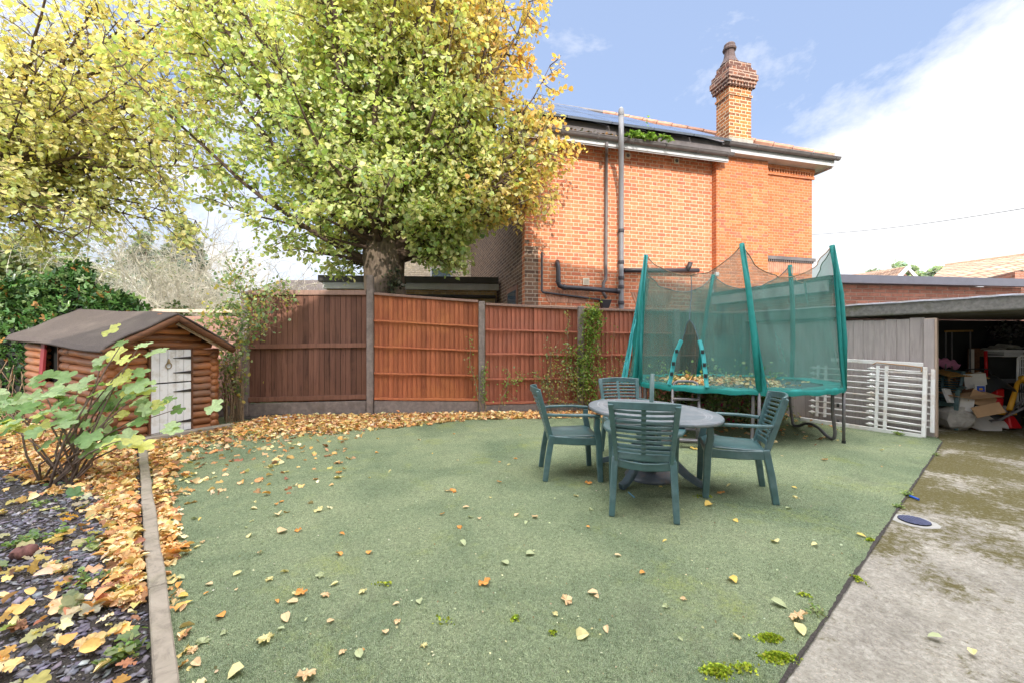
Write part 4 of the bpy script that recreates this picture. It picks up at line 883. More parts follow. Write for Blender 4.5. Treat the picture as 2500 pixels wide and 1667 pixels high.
# ================================================================== TRAMPOLINE
TR = Vector((3.40, 6.33, 0)); RR = 1.40; RZ = .74
tr = thing('trampoline', 'round trampoline with teal safety net and teal padded poles', 'trampoline', (TR.x, TR.y, 0))
angs = [188, 257, 317, 22, 84, 136]
base = [TR + Vector((math.cos(R(a)) * (RR + .03), math.sin(R(a)) * (RR + .03), RZ)) for a in angs]
base[0] = Vector((1.97, 6.15, RZ)); base[1] = Vector((3.115, 5.06, RZ)); base[2] = Vector((4.43, 5.36, RZ)); base[3] = Vector((4.83, 6.93, RZ)); base[4] = Vector((3.50, 7.55, RZ)); base[5] = Vector((2.22, 7.30, RZ))
tops = [Vector((2.02, 6.05, 2.67)), Vector((3.08, 5.38, 2.67)), Vector((4.36, 5.47, 2.67)), Vector((4.73, 6.83, 2.67)), Vector((3.82, 7.62, 2.64)), Vector((2.31, 7.05, 2.62))]
# closed loop through the pole feet: the rim
def rim(a, k=0.0, z=RZ):                               # a in turns 0..6 between poles
    i = int(math.floor(a)) % 6; f = a - math.floor(a); p, q = base[i], base[(i + 1) % 6]
    pa, qa = math.atan2(p.y - TR.y, p.x - TR.x), math.atan2(q.y - TR.y, q.x - TR.x)
    while qa < pa: qa += 2 * math.pi
    rp, rq = (p - TR).xy.length, (q - TR).xy.length; an = pa + (qa - pa) * f; r_ = rp + (rq - rp) * f - k
    return Vector((TR.x + r_ * math.cos(an), TR.y + r_ * math.sin(an), z))
mb = MB(); mb.tube([rim(i / 8, .03, RZ - .02) for i in range(49)], .026, 10, cap=False); mb.build('rim', M['galv'], tr, smooth=True)
mb = MB()
prof = [(-.012, -.05), (-.02, .0), (.0, .03), (.12, .035), (.24, .01)]
mb.grid(lambda u, v: rim(u * 6, prof[int(round(v * 4))][0], RZ + prof[int(round(v * 4))][1] + .012 * math.sin(u * 71) * v + .008 * math.sin(u * 160 + 2) * (1 - v)), 144, 4)
mb.build('pad', M['teal'], tr, smooth=True)
mb = MB(); o0 = 0
mb.v.append(Vector((TR.x, TR.y, RZ - .05)))
for r_i, kk, dz in ((1, .9, -.045), (2, .5, -.02), (3, .2, .0)):
    for i in range(48): mb.v.append(rim(i / 8, kk, RZ + dz - .01))
for i in range(48):
    j = (i + 1) % 48; mb.f.append((0, 1 + i, 1 + j))
    for q in range(2): mb.f.append((1 + q * 48 + i, 1 + (q + 1) * 48 + i, 1 + (q + 1) * 48 + j, 1 + q * 48 + j))
mb.build('jumping_mat', M['mat'], tr, smooth=True)
for i, (p, t) in enumerate(zip(base, tops)):
    d = (t - p).normalized(); bow = Vector((TR.x - p.x, TR.y - p.y, 0)).normalized()
    pts = [p + Vector((0, 0, .0)), p.lerp(t, .33) - bow * .045, p.lerp(t, .66) - bow * .05, t]
    pl = MB().tube(pts, [.034, .036, .035, .032], 10).build('pole', M['teal'] if i != 0 else M['teal_lt'], tr, smooth=True)
    if i in (1, 2, 0):
        ps = MB().tube([Vector((p.x, p.y, .012)), Vector((p.x, p.y, RZ))], .019, 10).build('pole_tube', M['galv'], pl, smooth=True)
        MB().tube([Vector((p.x, p.y, .0)), Vector((p.x, p.y, .05))], .023, 10).build('foot_cap', M['blackp'], ps)
# U-shaped legs
for a0_, a1_ in ((2.05, 2.78), (4.15, 4.85), (.03, .965)):
    p, q = rim(a0_, .05, RZ - .03), rim(a1_, .05, RZ - .03)
    if a0_ == 2.05: p = Vector((4.36, 5.46, RZ - .03)); q = Vector((4.50, 6.50, RZ - .03))
    c = (p + q) / 2; v1 = (q - p); out = Vector((c.x - TR.x, c.y - TR.y, 0)).normalized() * .03
    pts = [p, p + Vector((0, 0, -.30)), Vector((p.x, p.y, .13)) + out, Vector((p.x, p.y, .055)) + v1 * .02 + out, Vector((p.x, p.y, .033)) + v1 * .07 + out, Vector((p.x, p.y, .045)) + v1 * .16 + out,
           Vector((p.x, p.y, .125)) + v1 * .34 + out, Vector((p.x, p.y, .145)) + v1 * .5 + out, Vector((p.x, p.y, .125)) + v1 * .66 + out, Vector((p.x, p.y, .045)) + v1 * .84 + out, Vector((p.x, p.y, .033)) + v1 * .93 + out, Vector((q.x, q.y, .055)) - v1 * .02 + out, Vector((q.x, q.y, .13)) + out, q + Vector((0, 0, -.30)), q]
    sm = []
    for i in range(len(pts) - 1): sm += [pts[i].lerp(pts[i + 1], s_ / 3) for s_ in range(3)]
    sm.append(pts[-1]); MB().tube(sm, .021, 10).build('leg', M['galv'], tr, smooth=True)
mb = MB()
for z in (.30, .50, .52): mb.box((4.40, 5.42, z), (.10, .03, .02), .9)
mb.build('clamp', M['iron'], tr)
# net panels between poles, top edge hanging in curves, folds in the cloth
rnd = random.Random(2)
sag = [.36, .44, .40, .34, .36, .25]
def netpt(i, u, v):
    b_ = rim(i + u, -.01 if v < .02 else .0, RZ + .02); p, q = tops[i], tops[(i + 1) % 6]; t = p.lerp(q, u)
    cs = 1 - (2 * u - 1) ** 2; t = t + Vector((0, 0, -sag[i] * cs ** .85)); c = Vector((TR.x - t.x, TR.y - t.y, 0)); cn = c.normalized()
    r_ = b_.lerp(t, v)
    r_ += cn * (.10 * cs * v * (1.4 - v)) ; fold = (.024 * math.sin(u * 17 + i * 2.1 + v * 2.4) + .013 * math.sin(u * 41 + v * 7 + i) + .018 * math.sin((u + v * .35) * 26)) * (.25 + v) * min(1, 4 * u * (1 - u) + .15)
    return r_ + cn * fold
APEX = .585
def slit(v):                                            # half-width of the door slit
    if v > APEX: return 0.0
    f = 1 - v / APEX; return .17 * f ** .62 if f < .55 else .17 * .55 ** .62 + .06 * (f - .55)
for i in range(6):
    mb = MB()
    if i == 0:
        uc = .485
        mb.grid(lambda u, v: netpt(0, u * (uc - slit(v)), v), 20, 30); n_ = len(mb.v)
        mb.grid(lambda u, v: netpt(0, uc + slit(v) + u * (1 - uc - slit(v)), v), 20, 30)
    else: mb.grid(lambda u, v: netpt(i, u, v), 44, 26)
    nt_ = mb.build('net', M['net'], tr, smooth=True)
    mb = MB(); mb.tube([netpt(i, k / 24, 1) for k in range(25)], .007, 5)
    mb.build('net_cord', M['tleg'] if i in (3, 4) else M['vine'], nt_)
    if i == 0:
        mb = MB()
        for sg in (-1, 1): mb.tube([netpt(0, uc + sg * slit(v), v) for v in np.linspace(APEX, .36, 8)], .006, 5)
        mb.tube([netpt(0, uc, v) for v in np.linspace(APEX, 1, 8)], .006, 5)
        mb.build('zip', M['tleg'], nt_)
        for sg in (-1, 1):
            fl = MB().beam([netpt(0, uc + sg * (slit(v) + .005), v) + Vector((-.3, -.7, 0)) * .02 for v in np.linspace(.0, .40, 9)], [.055] * 9, [.03] * 9, up=(0, 1, 0)).build('door_edge', M['teal_lt'], tr, bevel=.008)
            mb = MB()
            for v in (.10, .19, .30): mb.box(netpt(0, uc + sg * (slit(v) + .005), v) + Vector((-.015, -.04, 0)), (.03, .03, .05), .3)
            mb.build('buckle', M['blackp'], fl)
# gathered cloth sleeves hanging beside front poles
for (i, dx, dn) in ((0, -.10, 0), (2, -.05, 1), (1, .05, 2)):
    p, t = base[i], tops[i]
    mb = MB()
    mb.grid(lambda u, v: p.lerp(t, v) + Vector((dx * (1 + (0 if i else .3)) * u * (1.1 - v * .9) * (1 if i != 1 else max(0, 1 - v * 1.15)), -.02 + .05 * u * math.sin(u * 5), 0)) + Vector((.012 * math.sin(u * 16 + v * 3), .02 * math.sin(u * 19 + v * 2), -.02)), 12, 16)
    mb.build('gathered_net', M['teal'], tr, smooth=True)
mb = MB(); mb.grid(lambda u, v: Vector((tops[5].x - .02 * u, tops[5].y, 0)).lerp(Vector((1.90 - .11 * u, 6.65, 0)), 1 - v) + Vector((.01 * math.sin(u * 15), 0, .70 + v * 1.9)), 10, 14); mb.build('gathered_net', M['teal_lt'], tr, smooth=True)
# leaves lying on the mat
rr = np.random.default_rng(8); P = []
for _ in range(420):
    a = rr.uniform(0, 6.28); r_ = RR * math.sqrt(rr.uniform(0, .62)); x, y = r_ * math.cos(a), r_ * math.sin(a) * .9
    if y < .15 and rr.uniform() < .55: continue
    P.append((TR.x + x * 1.0, TR.y + y, RZ + .0 + rr.uniform(0, .04)))
for _ in range(330): P.append((TR.x + rr.normal(-.55, .42), TR.y + rr.normal(-.35, .22), RZ + .005 + abs(rr.normal(0, .03))))
P = [p for p in P if (Vector(p) - TR).xy.length < 1.22]
n = len(P); tag(cloud('leaf_litter', P, rr.uniform(.035, .075, n), pal([(.62, .33, .10), (.72, .50, .2), (.45, .2, .06), (.7, .6, .3)], n, rr), T_leaf(.2), M['leaf_dry'], tilt=(0, .45)), 'dry orange leaves lying on the dark trampoline mat', 'leaves', kind='stuff')
# ================================================================== LADDER of the trampoline
ld = thing('step_ladder', 'rusty grey tubular step frame leaning on the trampoline rim behind the table', 'ladder', (2.3, 5.35, 0))
la, lb_ = gp(1636, 1085, .0), gp(1716, 1094, .0)
la = Vector((2.04, 5.10, .012)); lb_ = Vector((2.37, 5.03, .012)); bk_ = Vector((.22, .55, .80))
def LP(u, v): return la.lerp(lb_, u) + bk_ * v
pts = [LP(0, 0), LP(0, .5), LP(0, .9), LP(.06, .97), LP(.2, 1.0), LP(.5, 1.003), LP(.8, 1.0), LP(.94, .97), LP(1, .9), LP(1, .5), LP(1, 0)]
sm = []
for i in range(len(pts) - 1): sm += [pts[i].lerp(pts[i + 1], s_ / 3) for s_ in range(3)]
MB().tube(sm + [pts[-1]], .019, 10).build('frame', M['galv'], ld, smooth=True)
for v in (.72, .40, .12): MB().box(LP(.5, v), ((lb_ - la).length, .09, .028), math.atan2(lb_.y - la.y, lb_.x - la.x)).build('step', M['galv'], ld, bevel=.005)
for u in (.0, 1.0): MB().tube([LP(u, .82), Vector((LP(u, 0).x + .10, LP(u, 0).y + .34, .012))], .016, 8).build('leg', M['galv'], ld, smooth=True)
tag(MB().tube([(1.95, 5.44, .04), (2.75, 5.30, .04)], .02, 8).build('metal_bar', M['galv'], smooth=True), 'grey metal tube lying on the turf behind the table', 'tube')

# ================================================================== WHITE RAILINGS leaning on the garage boards
def railing(name, label, t_tip, t_end, o, zs, rails_t, zoff, tilt):
    r = thing(name, label, 'railing', tuple(L(t_end, o)), group='white metal railing panels')
    for z in zs:
        z_ = z + zoff; a = L(t_tip + .09, o - (1.1 - z) * tilt, z_ + .01); b_ = L(t_end, o - (1.1 - z) * tilt, z_ - .012)
        bar = MB().tube([a, b_], .0125, 8).build('bar', M['white_metal'], r, smooth=True)
        d = (a - b_).normalized(); up_ = Vector((0, 0, 1))
        mb = MB(); mb.tube([a, a + d * .02, a + d * .035, a + d * .05, a + d * .10], [.013, .022, .013, .022, .002], 8)
        mb.tube([a + d * .03 - up_ * .028, a + d * .06 - up_ * .018], .006, 5); mb.tube([a + d * .03 + up_ * .028, a + d * .06 + up_ * .018], .006, 5); mb.tube([a + d * .03 - up_ * .028, a + d * .03 + up_ * .028], .006, 5)
        mb.build('finial', M['white_metal'], bar)
    z0, z1 = zs[0] - .05 + zoff, zs[-1] + .06 + zoff
    for t in rails_t:
        MB().beam([L(t, o - (1.1 - z0) * tilt - .006, max(z0, .012)), L(t, o - (1.1 - z1) * tilt - .006, z1)], .040, .012, up=(NN.x, NN.y, 0)).build('rail', M['white_metal'], r)
    MB().beam([L(t_end + .0, o - (1.1 - z0) * tilt, max(z0 - .03, .012)), L(t_end, o - (1.1 - z1) * tilt, z1)], .045, .045, up=(NN.x, NN.y, 0)).build('post', M['white_metal'], r, bevel=.004)
    return r
zs = [.10 + i * .094 for i in range(10)]
railing('spiked_railing', 'nearer white spiked railing panel lying on its side against the grey boards', .90, 1.535, -.16, zs, [1.02, 1.12], .0, .10)
railing('spiked_railing', 'longer white spiked railing panel behind the first one against the grey boards', .10, 1.60, -.09, [z + .035 for z in zs[:9]], [.22, .33], .03, .06)
o = thing('railing_surround', 'white timber surround of the stacked railings, against the garage boards', 'frame', tuple(L(.1, -.1)))
MB().beam([L(.02, -.26, .045), L(1.52, -.245, .03)], .05, .06).build('bottom_rail', M['white_metal'], o, bevel=.004)
MB().beam([L(.40, -.10, 1.075), L(1.50, -.10, 1.035)], .03, .055).build('top_rail', M['white_metal'], o, bevel=.004)
tag(MB().tube([L(.95, -.14, 1.02), L(1.0, -.16, 1.05), L(1.15, -.17, 1.035), L(1.35, -.18, 1.02), L(1.50, -.19, 1.0), L(1.50, -.2, .94)], .009, 6).build('rope', M['card']), 'beige rope tied along the top of the white railings', 'rope')

# ================================================================== THINGS IN THE GARAGE
jc = dup(ch1, (6.93, 6.55, .006), fr(-.8, -.5), 'dark green plastic chair half hidden behind the garage door post', 'green plastic garden armchairs')
def jbox(name, label, cat, c, size, rz, mat, parent=None, bevel=.004, rot=None):
    o = MB().box(c, size, rz, (Matrix.Rotation(rz, 3, 'Z') @ rot) if rot is not None else None).build(name, mat, parent, bevel=bevel)
    if label: tag(o, label, cat)
    return o
c = at(2338, 938, 6.75)
bxo = thing('cardboard_box', 'brown cardboard box with white label under corrugated sheet', 'box', (c.x, c.y, 0))
jbox('carton', None, None, (c.x, c.y, .62), (.42, .3, .34), -.3, M['card'], bxo); jbox('label_patch', None, None, (c.x + .03, c.y - .17, .66), (.075, .01, .18), -.3, M['paper'], bxo)
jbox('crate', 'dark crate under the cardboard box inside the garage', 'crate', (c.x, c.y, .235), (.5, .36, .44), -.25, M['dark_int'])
mb = MB(); c2 = at(2335, 920, 6.68)
mb.grid(lambda u, v: Vector((c2.x - .30 + u * .55, c2.y - .16 + v * .3 - u * .1, .80 + .008 * math.sin(u * 110) + .08 * v + .02 * math.sin(u * 4))), 120, 4); tag(mb.build('corrugated_sheet', M['card_dk'], solid=.01), 'corrugated brown cardboard sheet on top of the box', 'cardboard')
c3 = at(2367, 958, 6.3)
mb = MB(); mb.grid(lambda u, v: Vector((c3.x - .42 + u * .58, c3.y - .1 + v * .26 - u * .2, .50 + .09 * abs(u - .45) + .05 * v)), 12, 4); tag(mb.build('flattened_carton', M['card'], solid=.006), 'flattened tan cardboard carton bent over the pile', 'cardboard')
rnd = random.Random(5)
for i, lb in enumerate(['white backed picture board leaning in the pile, front one', 'white backed picture board leaning in the pile, second one', 'white backed picture board leaning in the pile, third one', 'white backed board leaning in the pile, rearmost']):
    c4 = at(2382 + i * 5, 992, 6.45 + i * .05); jbox('picture_board', lb, 'board', (c4.x, c4.y + i * .02, .70), (.25 - .02 * i, .015, .32), -.5, M['paper'] if i % 2 == 0 else M['card'], rot=Matrix.Rotation(-.12 * i - .1, 3, 'Y'), bevel=.0)
for i, lb in enumerate(['white board with brown edge lying open on the garage floor', 'second white board fanned out on the garage floor', 'third board propped up at the foot of the pile']):
    c4 = at(2388 + i * 8, 1016 - i * 7, 6.25 + .1 * i); jbox('floor_board', lb, 'board', (c4.x, c4.y, .10 + .07 * i), (.56, .02 + .0 * i, .24), -.45, M['paper'], rot=Matrix.Rotation(.42 - .25 * i, 3, 'Y') @ Matrix.Rotation(-.75, 3, 'X'), bevel=.0)
    jbox('floor_board_back', 'brown backing sheet under the open white boards, ' + ['lowest', 'middle', 'upper'][i], 'board', (c4.x + .01, c4.y + .03, .085 + .07 * i), (.585, .012, .25), -.45, M['brownb'], rot=Matrix.Rotation(.42 - .25 * i, 3, 'Y') @ Matrix.Rotation(-.75, 3, 'X'), bevel=.0)
c = at(2392, 951, 6.36)
bl = thing('colourful_packet', 'small white packet with blue and red print beside the boards', 'packet', (c.x, c.y, 0)); jbox('card', None, None, (c.x, c.y, c.z), (.13, .02, .17), -.4, M['paper'], bl)
jbox('print', None, None, (c.x + .0, c.y - .016, c.z + .01), (.09, .008, .11), -.4, M['blue'], bl); jbox('print', None, None, (c.x + .035, c.y - .022, c.z - .01), (.04, .008, .06), -.4, M['redp'], bl); jbox('print', None, None, (c.x - .005, c.y - .022, c.z + .015), (.04, .008, .035), -.4, M['yellow'], bl)
for k_, (px, py, d_, sz_, rz_, ry_, mm, lb_) in enumerate([(2398, 975, 6.15, (.30, .012, .22), -.4, .5, 'card', 'tan cardboard flap under the white boards'), (2412, 1000, 6.0, (.34, .012, .16), -.3, -.3, 'card', 'folded tan cardboard on the floor before the mower'),
   (2352, 985, 6.2, (.22, .015, .2), -.6, .2, 'paper', 'small white board behind the sack'), (2366, 938, 6.5, (.26, .012, .30), -.5, -.35, 'brownb', 'brown framed board leaning left in the pile'), (2316, 965, 6.25, (.16, .03, .22), .3, .1, 'pvc', 'pale plastic sheet beside the green chair')]):
    c_ = at(px, py, d_); jbox('loose_board', lb_, 'board', (c_.x, c_.y, max(.1, c_.z)), sz_, rz_, M[mm], rot=Matrix.Rotation(ry_, 3, 'Y') @ Matrix.Rotation(-.35, 3, 'X'), bevel=0.0)
c = at(2332, 1000, 6.3)
mb = MB(); mb.lathe([(.13, .0), (.19, .06), (.21, .16), (.20, .26), (.14, .33), (.15, .36)], (c.x, c.y, .01), 14)
for i, v_ in enumerate(mb.v): mb.v[i] = v_ + Vector((rnd.uniform(-.02, .02), rnd.uniform(-.02, .02), rnd.uniform(-.015, .015)))
tag(mb.build('white_sack', M['sack'], smooth=False), 'crumpled dirty white sack on the garage floor', 'sack')
c = at(2375, 893, 6.95)
jbox('brown_board', 'tall brown board with white edge standing on the crates', 'board', (c.x + .07, c.y, .98), (.24, .03, .56), -.3, M['brownb']); jbox('white_board', 'narrow white board on edge beside the brown board', 'board', (c.x - .08, c.y - .05, .98), (.055, .04, .54), -.3, M['paper'])
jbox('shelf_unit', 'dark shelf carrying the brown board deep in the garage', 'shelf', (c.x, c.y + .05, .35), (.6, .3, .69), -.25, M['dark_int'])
# shelf frame
fr_ = thing('clothes_rail', 'thin metal rail frame with wooden top bar deep in the garage', 'rail', tuple(at(2340, 870, 7.0)[:2]) + (0,))
a_, b_ = at(2308, 809, 6.75), at(2373, 808, 6.95); MB().beam([a_, b_], .03, .03).build('top_bar', M['card_dk'], fr_)
for px in (2309, 2324, 2369): MB().tube([at(px, 810, 6.8), Vector((at(px, 810, 6.8).x, 6.8, .02))], .010, 6).build('upright', M['galv'], fr_)
c = at(2308, 882, 6.75); mb = MB(); mb.grid(lambda u, v: Vector((c.x - .16 + u * .42, c.y + v * .12, c.z + .07 * math.sin(v * 4 + u * 3) - .06 * u + .02 * math.sin(u * 19))), 16, 6); tag(mb.build('pink_cloth', M['pink'], smooth=True, solid=.008), 'pink cloth draped over the junk behind the garage post', 'cloth')
# laundry basket on a dark cabinet
c = at(2452, 862, 6.75)
tag(MB().box((c.x + .05, c.y + .2, (c.z - .06) / 2), (.5, .34, c.z - .06), -.2).build('cabinet', M['dark_int']), 'black cabinet carrying the white laundry basket', 'cabinet')
bk2 = thing('laundry_basket', 'white slotted laundry basket heaped with grey paper', 'basket', (c.x, c.y, c.z - .06))
mb = MB()
def ring(w, d, z, th=.012, h=.02): 
    for s in (-1, 1):
        mb.box((c.x, c.y + s * d / 2, z), (w, th, h)); mb.box((c.x + s * w / 2, c.y, z), (th, d, h))
ring(.31, .24, c.z - .045); ring(.325, .25, c.z - .005, h=.012); ring(.35, .27, c.z + .045, .02, .028); ring(.335, .26, c.z + .022, h=.01)
for i in range(17): mb.box((c.x - .15 + i * .0188, c.y - .125, c.z), (.008, .008, .09))
mb.build('basket_body', M['pvc'], bk2)
mb = MB(); mb.grid(lambda u, v: Vector((c.x - .24 + u * .44, c.y - .12 + v * .26, c.z + .065 + .13 * u * (1 if u < .85 else .3) * (.6 + .4 * v) + .012 * math.sin(u * 21))), 20, 5); tag(mb.build('paper_heap', M['sack'], solid=.006), 'grey plastic sheets heaped in the laundry basket', 'sheets')
rr = np.random.default_rng(77); c = at(2470, 808, 6.95); P = rr.normal(0, 1, (420, 3)) * (.11, .08, .07) + np.array(c)
o = thing('dried_plant', 'dusty grey bundle of dried stems above the laundry basket', 'dried plant', tuple(c)); cloud('dry_leaves', P, .045, pal([(.10, .10, .095), (.16, .155, .15), (.05, .05, .05)], 420, rr), T_leaf(), M['leaf_dry'], tilt=(0, 1.2), parent=o)
jbox('plant_shelf', 'dark shelf board high in the garage under the dried stems', 'shelf', (c.x, c.y + .05, c.z - .16), (.5, .2, .02), -.1, M['dark_int'])
# lawn mower: deck, engine, handle, wheels
c = Vector((at(2420, 960, 6.45).x, 6.45, 0))
mw = thing('lawn_mower', 'black lawn mower with bright red engine cover in the garage', 'lawn mower', tuple(c))
MB().lathe([(.20, .10), (.22, .16), (.20, .22), (.10, .25)], tuple(c), 16).build('deck', M['blackp'], mw, smooth=True)
MB().box(c + Vector((0, -.06, .56)), (.15, .13, .15), .2).build('engine_cover', M['redp'], mw, bevel=.02, bseg=2)
MB().lathe([(.06, .26), (.075, .33), (.085, .38), (.09, .48)], (c.x, c.y - .05, 0), 12).build('red_neck', M['redp'], mw, smooth=True)
mb = MB(); mb.grid(lambda u, v: c + Vector((-.20 + u * .42 - .05 * v, .02 - .20 * math.sin(v * 1.6), .50 + .33 * math.sin(.35 + u * 2.2) * (1 - .55 * v))), 12, 8); mb.build('hood', M['blackp'], mw, smooth=True, solid=.02)
mb = MB(); mb.hexa([c + Vector((-.05, -.30, .04)), c + Vector((.16, -.28, .04)), c + Vector((.15, -.14, .04)), c + Vector((-.06, -.16, .04))], [c + Vector((-.04, -.26, .22)), c + Vector((.06, -.25, .24)), c + Vector((.09, -.16, .20)), c + Vector((-.04, -.17, .22))]); mb.build('red_guard', M['redp'], mw, bevel=.015)
for dx in (-.2, .2):
    p = c + Vector((dx, -.12, .08)); MB().tube([p + Vector((-.02, 0, 0)), p + Vector((.02, 0, 0))], .075, 14).build('wheel', M['blackp'], mw)
MB().tube([c + Vector((-.16, .1, .3)), c + Vector((-.19, .16, .6)), c + Vector((-.17, .2, .92)), c + Vector((.2, .2, .92)), c + Vector((.26, .14, .55)), c + Vector((.2, .05, .25))], .013, 8).build('handle', M['blackp'], mw, smooth=True)
p = at(2408, 885, 6.75); tag(MB().tube([Vector((p.x, p.y, .75)), Vector((p.x - .01, p.y, 1.22))], .022, 8).build('red_tube', M['redp'], smooth=True), 'upright bright red tube behind the lawn mower', 'tube')
# yellow hedge tool and white rack, grey ladder
p0 = at(2464, 1000, 6.2); p1 = at(2484, 935, 6.35)
yt = thing('yellow_strimmer', 'yellow garden tool leaning at the right edge of the garage', 'garden tool', (p0.x, p0.y, 0))
MB().tube([p0, p0.lerp(p1, .5) + Vector((.01, 0, .02)), p1, p1 + Vector((.10, 0, .10))], [.035, .032, .028, .03], 10).build('shaft', M['yellow'], yt, smooth=True)
MB().tube([p1 + Vector((.06, 0, .10)), p1 + Vector((.16, 0, .02)), p1 + Vector((.2, 0, -.14))], [.04, .05, .03], 10).build('guard', M['yellow'], yt, smooth=True)
MB().lathe([(.02, -.02), (.11, -.015), (.11, .015), (.02, .02)], tuple(p1 + Vector((.16, .06, -.13))), 16).build('spool', M['blackp'], yt)
rk = thing('white_rack', 'white wire rack standing at the right edge of the garage', 'rack', tuple(at(2495, 930, 6.5)[:2]) + (0,))
q = at(2486, 868, 6.5); w_ = .30; mb = MB(); mb.tube([Vector((q.x - .02, 6.5, .3)), Vector((q.x, 6.5, q.z - .04)), Vector((q.x + .04, 6.5, q.z)), Vector((q.x + w_, 6.48, q.z + .0)), Vector((q.x + w_, 6.48, .3))], .018, 8)
mb.build('frame', M['pvc'], rk, smooth=True); mb = MB()
for i in range(7): mb.tube([Vector((q.x + .04 + i * .035, 6.5, .35)), Vector((q.x + .04 + i * .035, 6.5, q.z))], .006, 5)
for i in range(4): mb.tube([Vector((q.x, 6.5, q.z - .05 - i * .13)), Vector((q.x + w_, 6.5, q.z - .05 - i * .13))], .006, 5)
mb.build('wires', M['pvc'], rk)
gl2 = thing('aluminium_ladder', 'grey metal folding frame lying on the garage floor at the right', 'ladder', tuple(at(2470, 1015, 6.0)[:2]) + (0,))
a1, a2 = at(2440, 1024, 6.15), at(2520, 985, 6.0); b1, b2 = at(2462, 1004, 6.3), at(2520, 958, 6.2)
for x_, y_ in ((a1, a2), (b1, b2)): MB().tube([at(2415, 1026, 6.3) if x_ is a1 else x_, x_, y_], .017, 8).build('rail', M['galv'], gl2)
for f in (.1, .35, .6, .85): MB().tube([a1.lerp(a2, f), b1.lerp(b2, f)], .010, 6).build('rung', M['galv'], gl2)
jbox('grey_plank', 'pale grey plank behind the mower at the right', 'plank', tuple(at(2465, 929, 6.7)), (.28, .03, .07), -.1, M['pipe_grey'])
jbox('yellow_board', 'yellow and white flat board on the floor beside the red guard', 'board', tuple(at(2452, 1008, 6.3) + Vector((0, 0, 0))), (.24, .12, .03), -.1, M['yellow'])

# ================================================================== SMALL THINGS ON THE GROUND
g = gp(2232, 1272, .006)
dg = thing('drain_grate', 'round blue grey drain grate set in pale mortar in the concrete', 'drain', (g.x, g.y, 0))
mb = MB(); rr = random.Random(3); mb.v = [Vector((g.x, g.y, .0125))] + [Vector((g.x + math.cos(a) * .128 * rr.uniform(.9, 1.15), g.y + math.sin(a) * .125 * rr.uniform(.9, 1.12), .009)) for a in np.linspace(0, 2 * math.pi, 30)[:-1]]
mb.f = [(0, i + 1, (i + 1) % 29 + 1) for i in range(29)]; mb.build('mortar_collar', M['mortar_pad'], dg)
mb = MB().lathe([(.092, .013), (.092, .017), (.085, .017)], (g.x, g.y, 0), 24); mb.f = mb.f[:-2]; mb.add([(g.x + math.cos(a) * .09, g.y + math.sin(a) * .09, .0135) for a in np.linspace(0, 2 * math.pi, 25)[:-1]], [tuple(range(24))]); mb.build('recess', M['black'], dg)
mb = MB()
for i in range(-5, 6):
    y = i * .0155; h = math.sqrt(max(0, .088 ** 2 - y * y)); mb.box((g.x, g.y + y, .017), (2 * h, .007, .006))
for i in range(-3, 4):
    x = i * .026; h = math.sqrt(max(0, .088 ** 2 - x * x)); mb.box((g.x + x, g.y, .0175), (.005, 2 * h, .006))
mb.build('grating', M['grate'], dg)
def stick(name, label, cat, p, q, r, mat, z=.02):
    a, b_ = gp(*p, z), gp(*q, z); return tag(MB().tube([a, b_], r, 8).build(name, mat), label, cat)
stick('blue_tube', 'short bright blue plastic tube at the edge of the concrete', 'tube', (2221, 1209), (2243, 1218), .009, M['blue'])
stick('blue_straw', 'thin light blue stick on the turf by the nearest chair', 'stick', (1534, 1200), (1549, 1213), .004, M['ltblue'])
stick('white_pipe', 'white plastic pipe lying on the leaves at the foot of the dark fence', 'pipe', (632, 1027), (714, 1015), .013, M['pvc'], .05)
c = gp(57, 1355, .03); mb = MB().lathe([(.02, -.03), (.06, -.02), (.08, .02), (.065, .06), (.02, .08)], tuple(c), 12)
rr = random.Random(6); mb.v = [c + Vector(((p - c).x * .85, (p - c).y * .6, (p - c).z * .7)) + Vector((rr.uniform(-.01, .01),) * 3) for p in mb.v]; tag(mb.build('red_stone', M['stone'], smooth=True), 'rough dark red stone among the slate chips', 'stone')
c = gp(30, 940 + 30, .1)
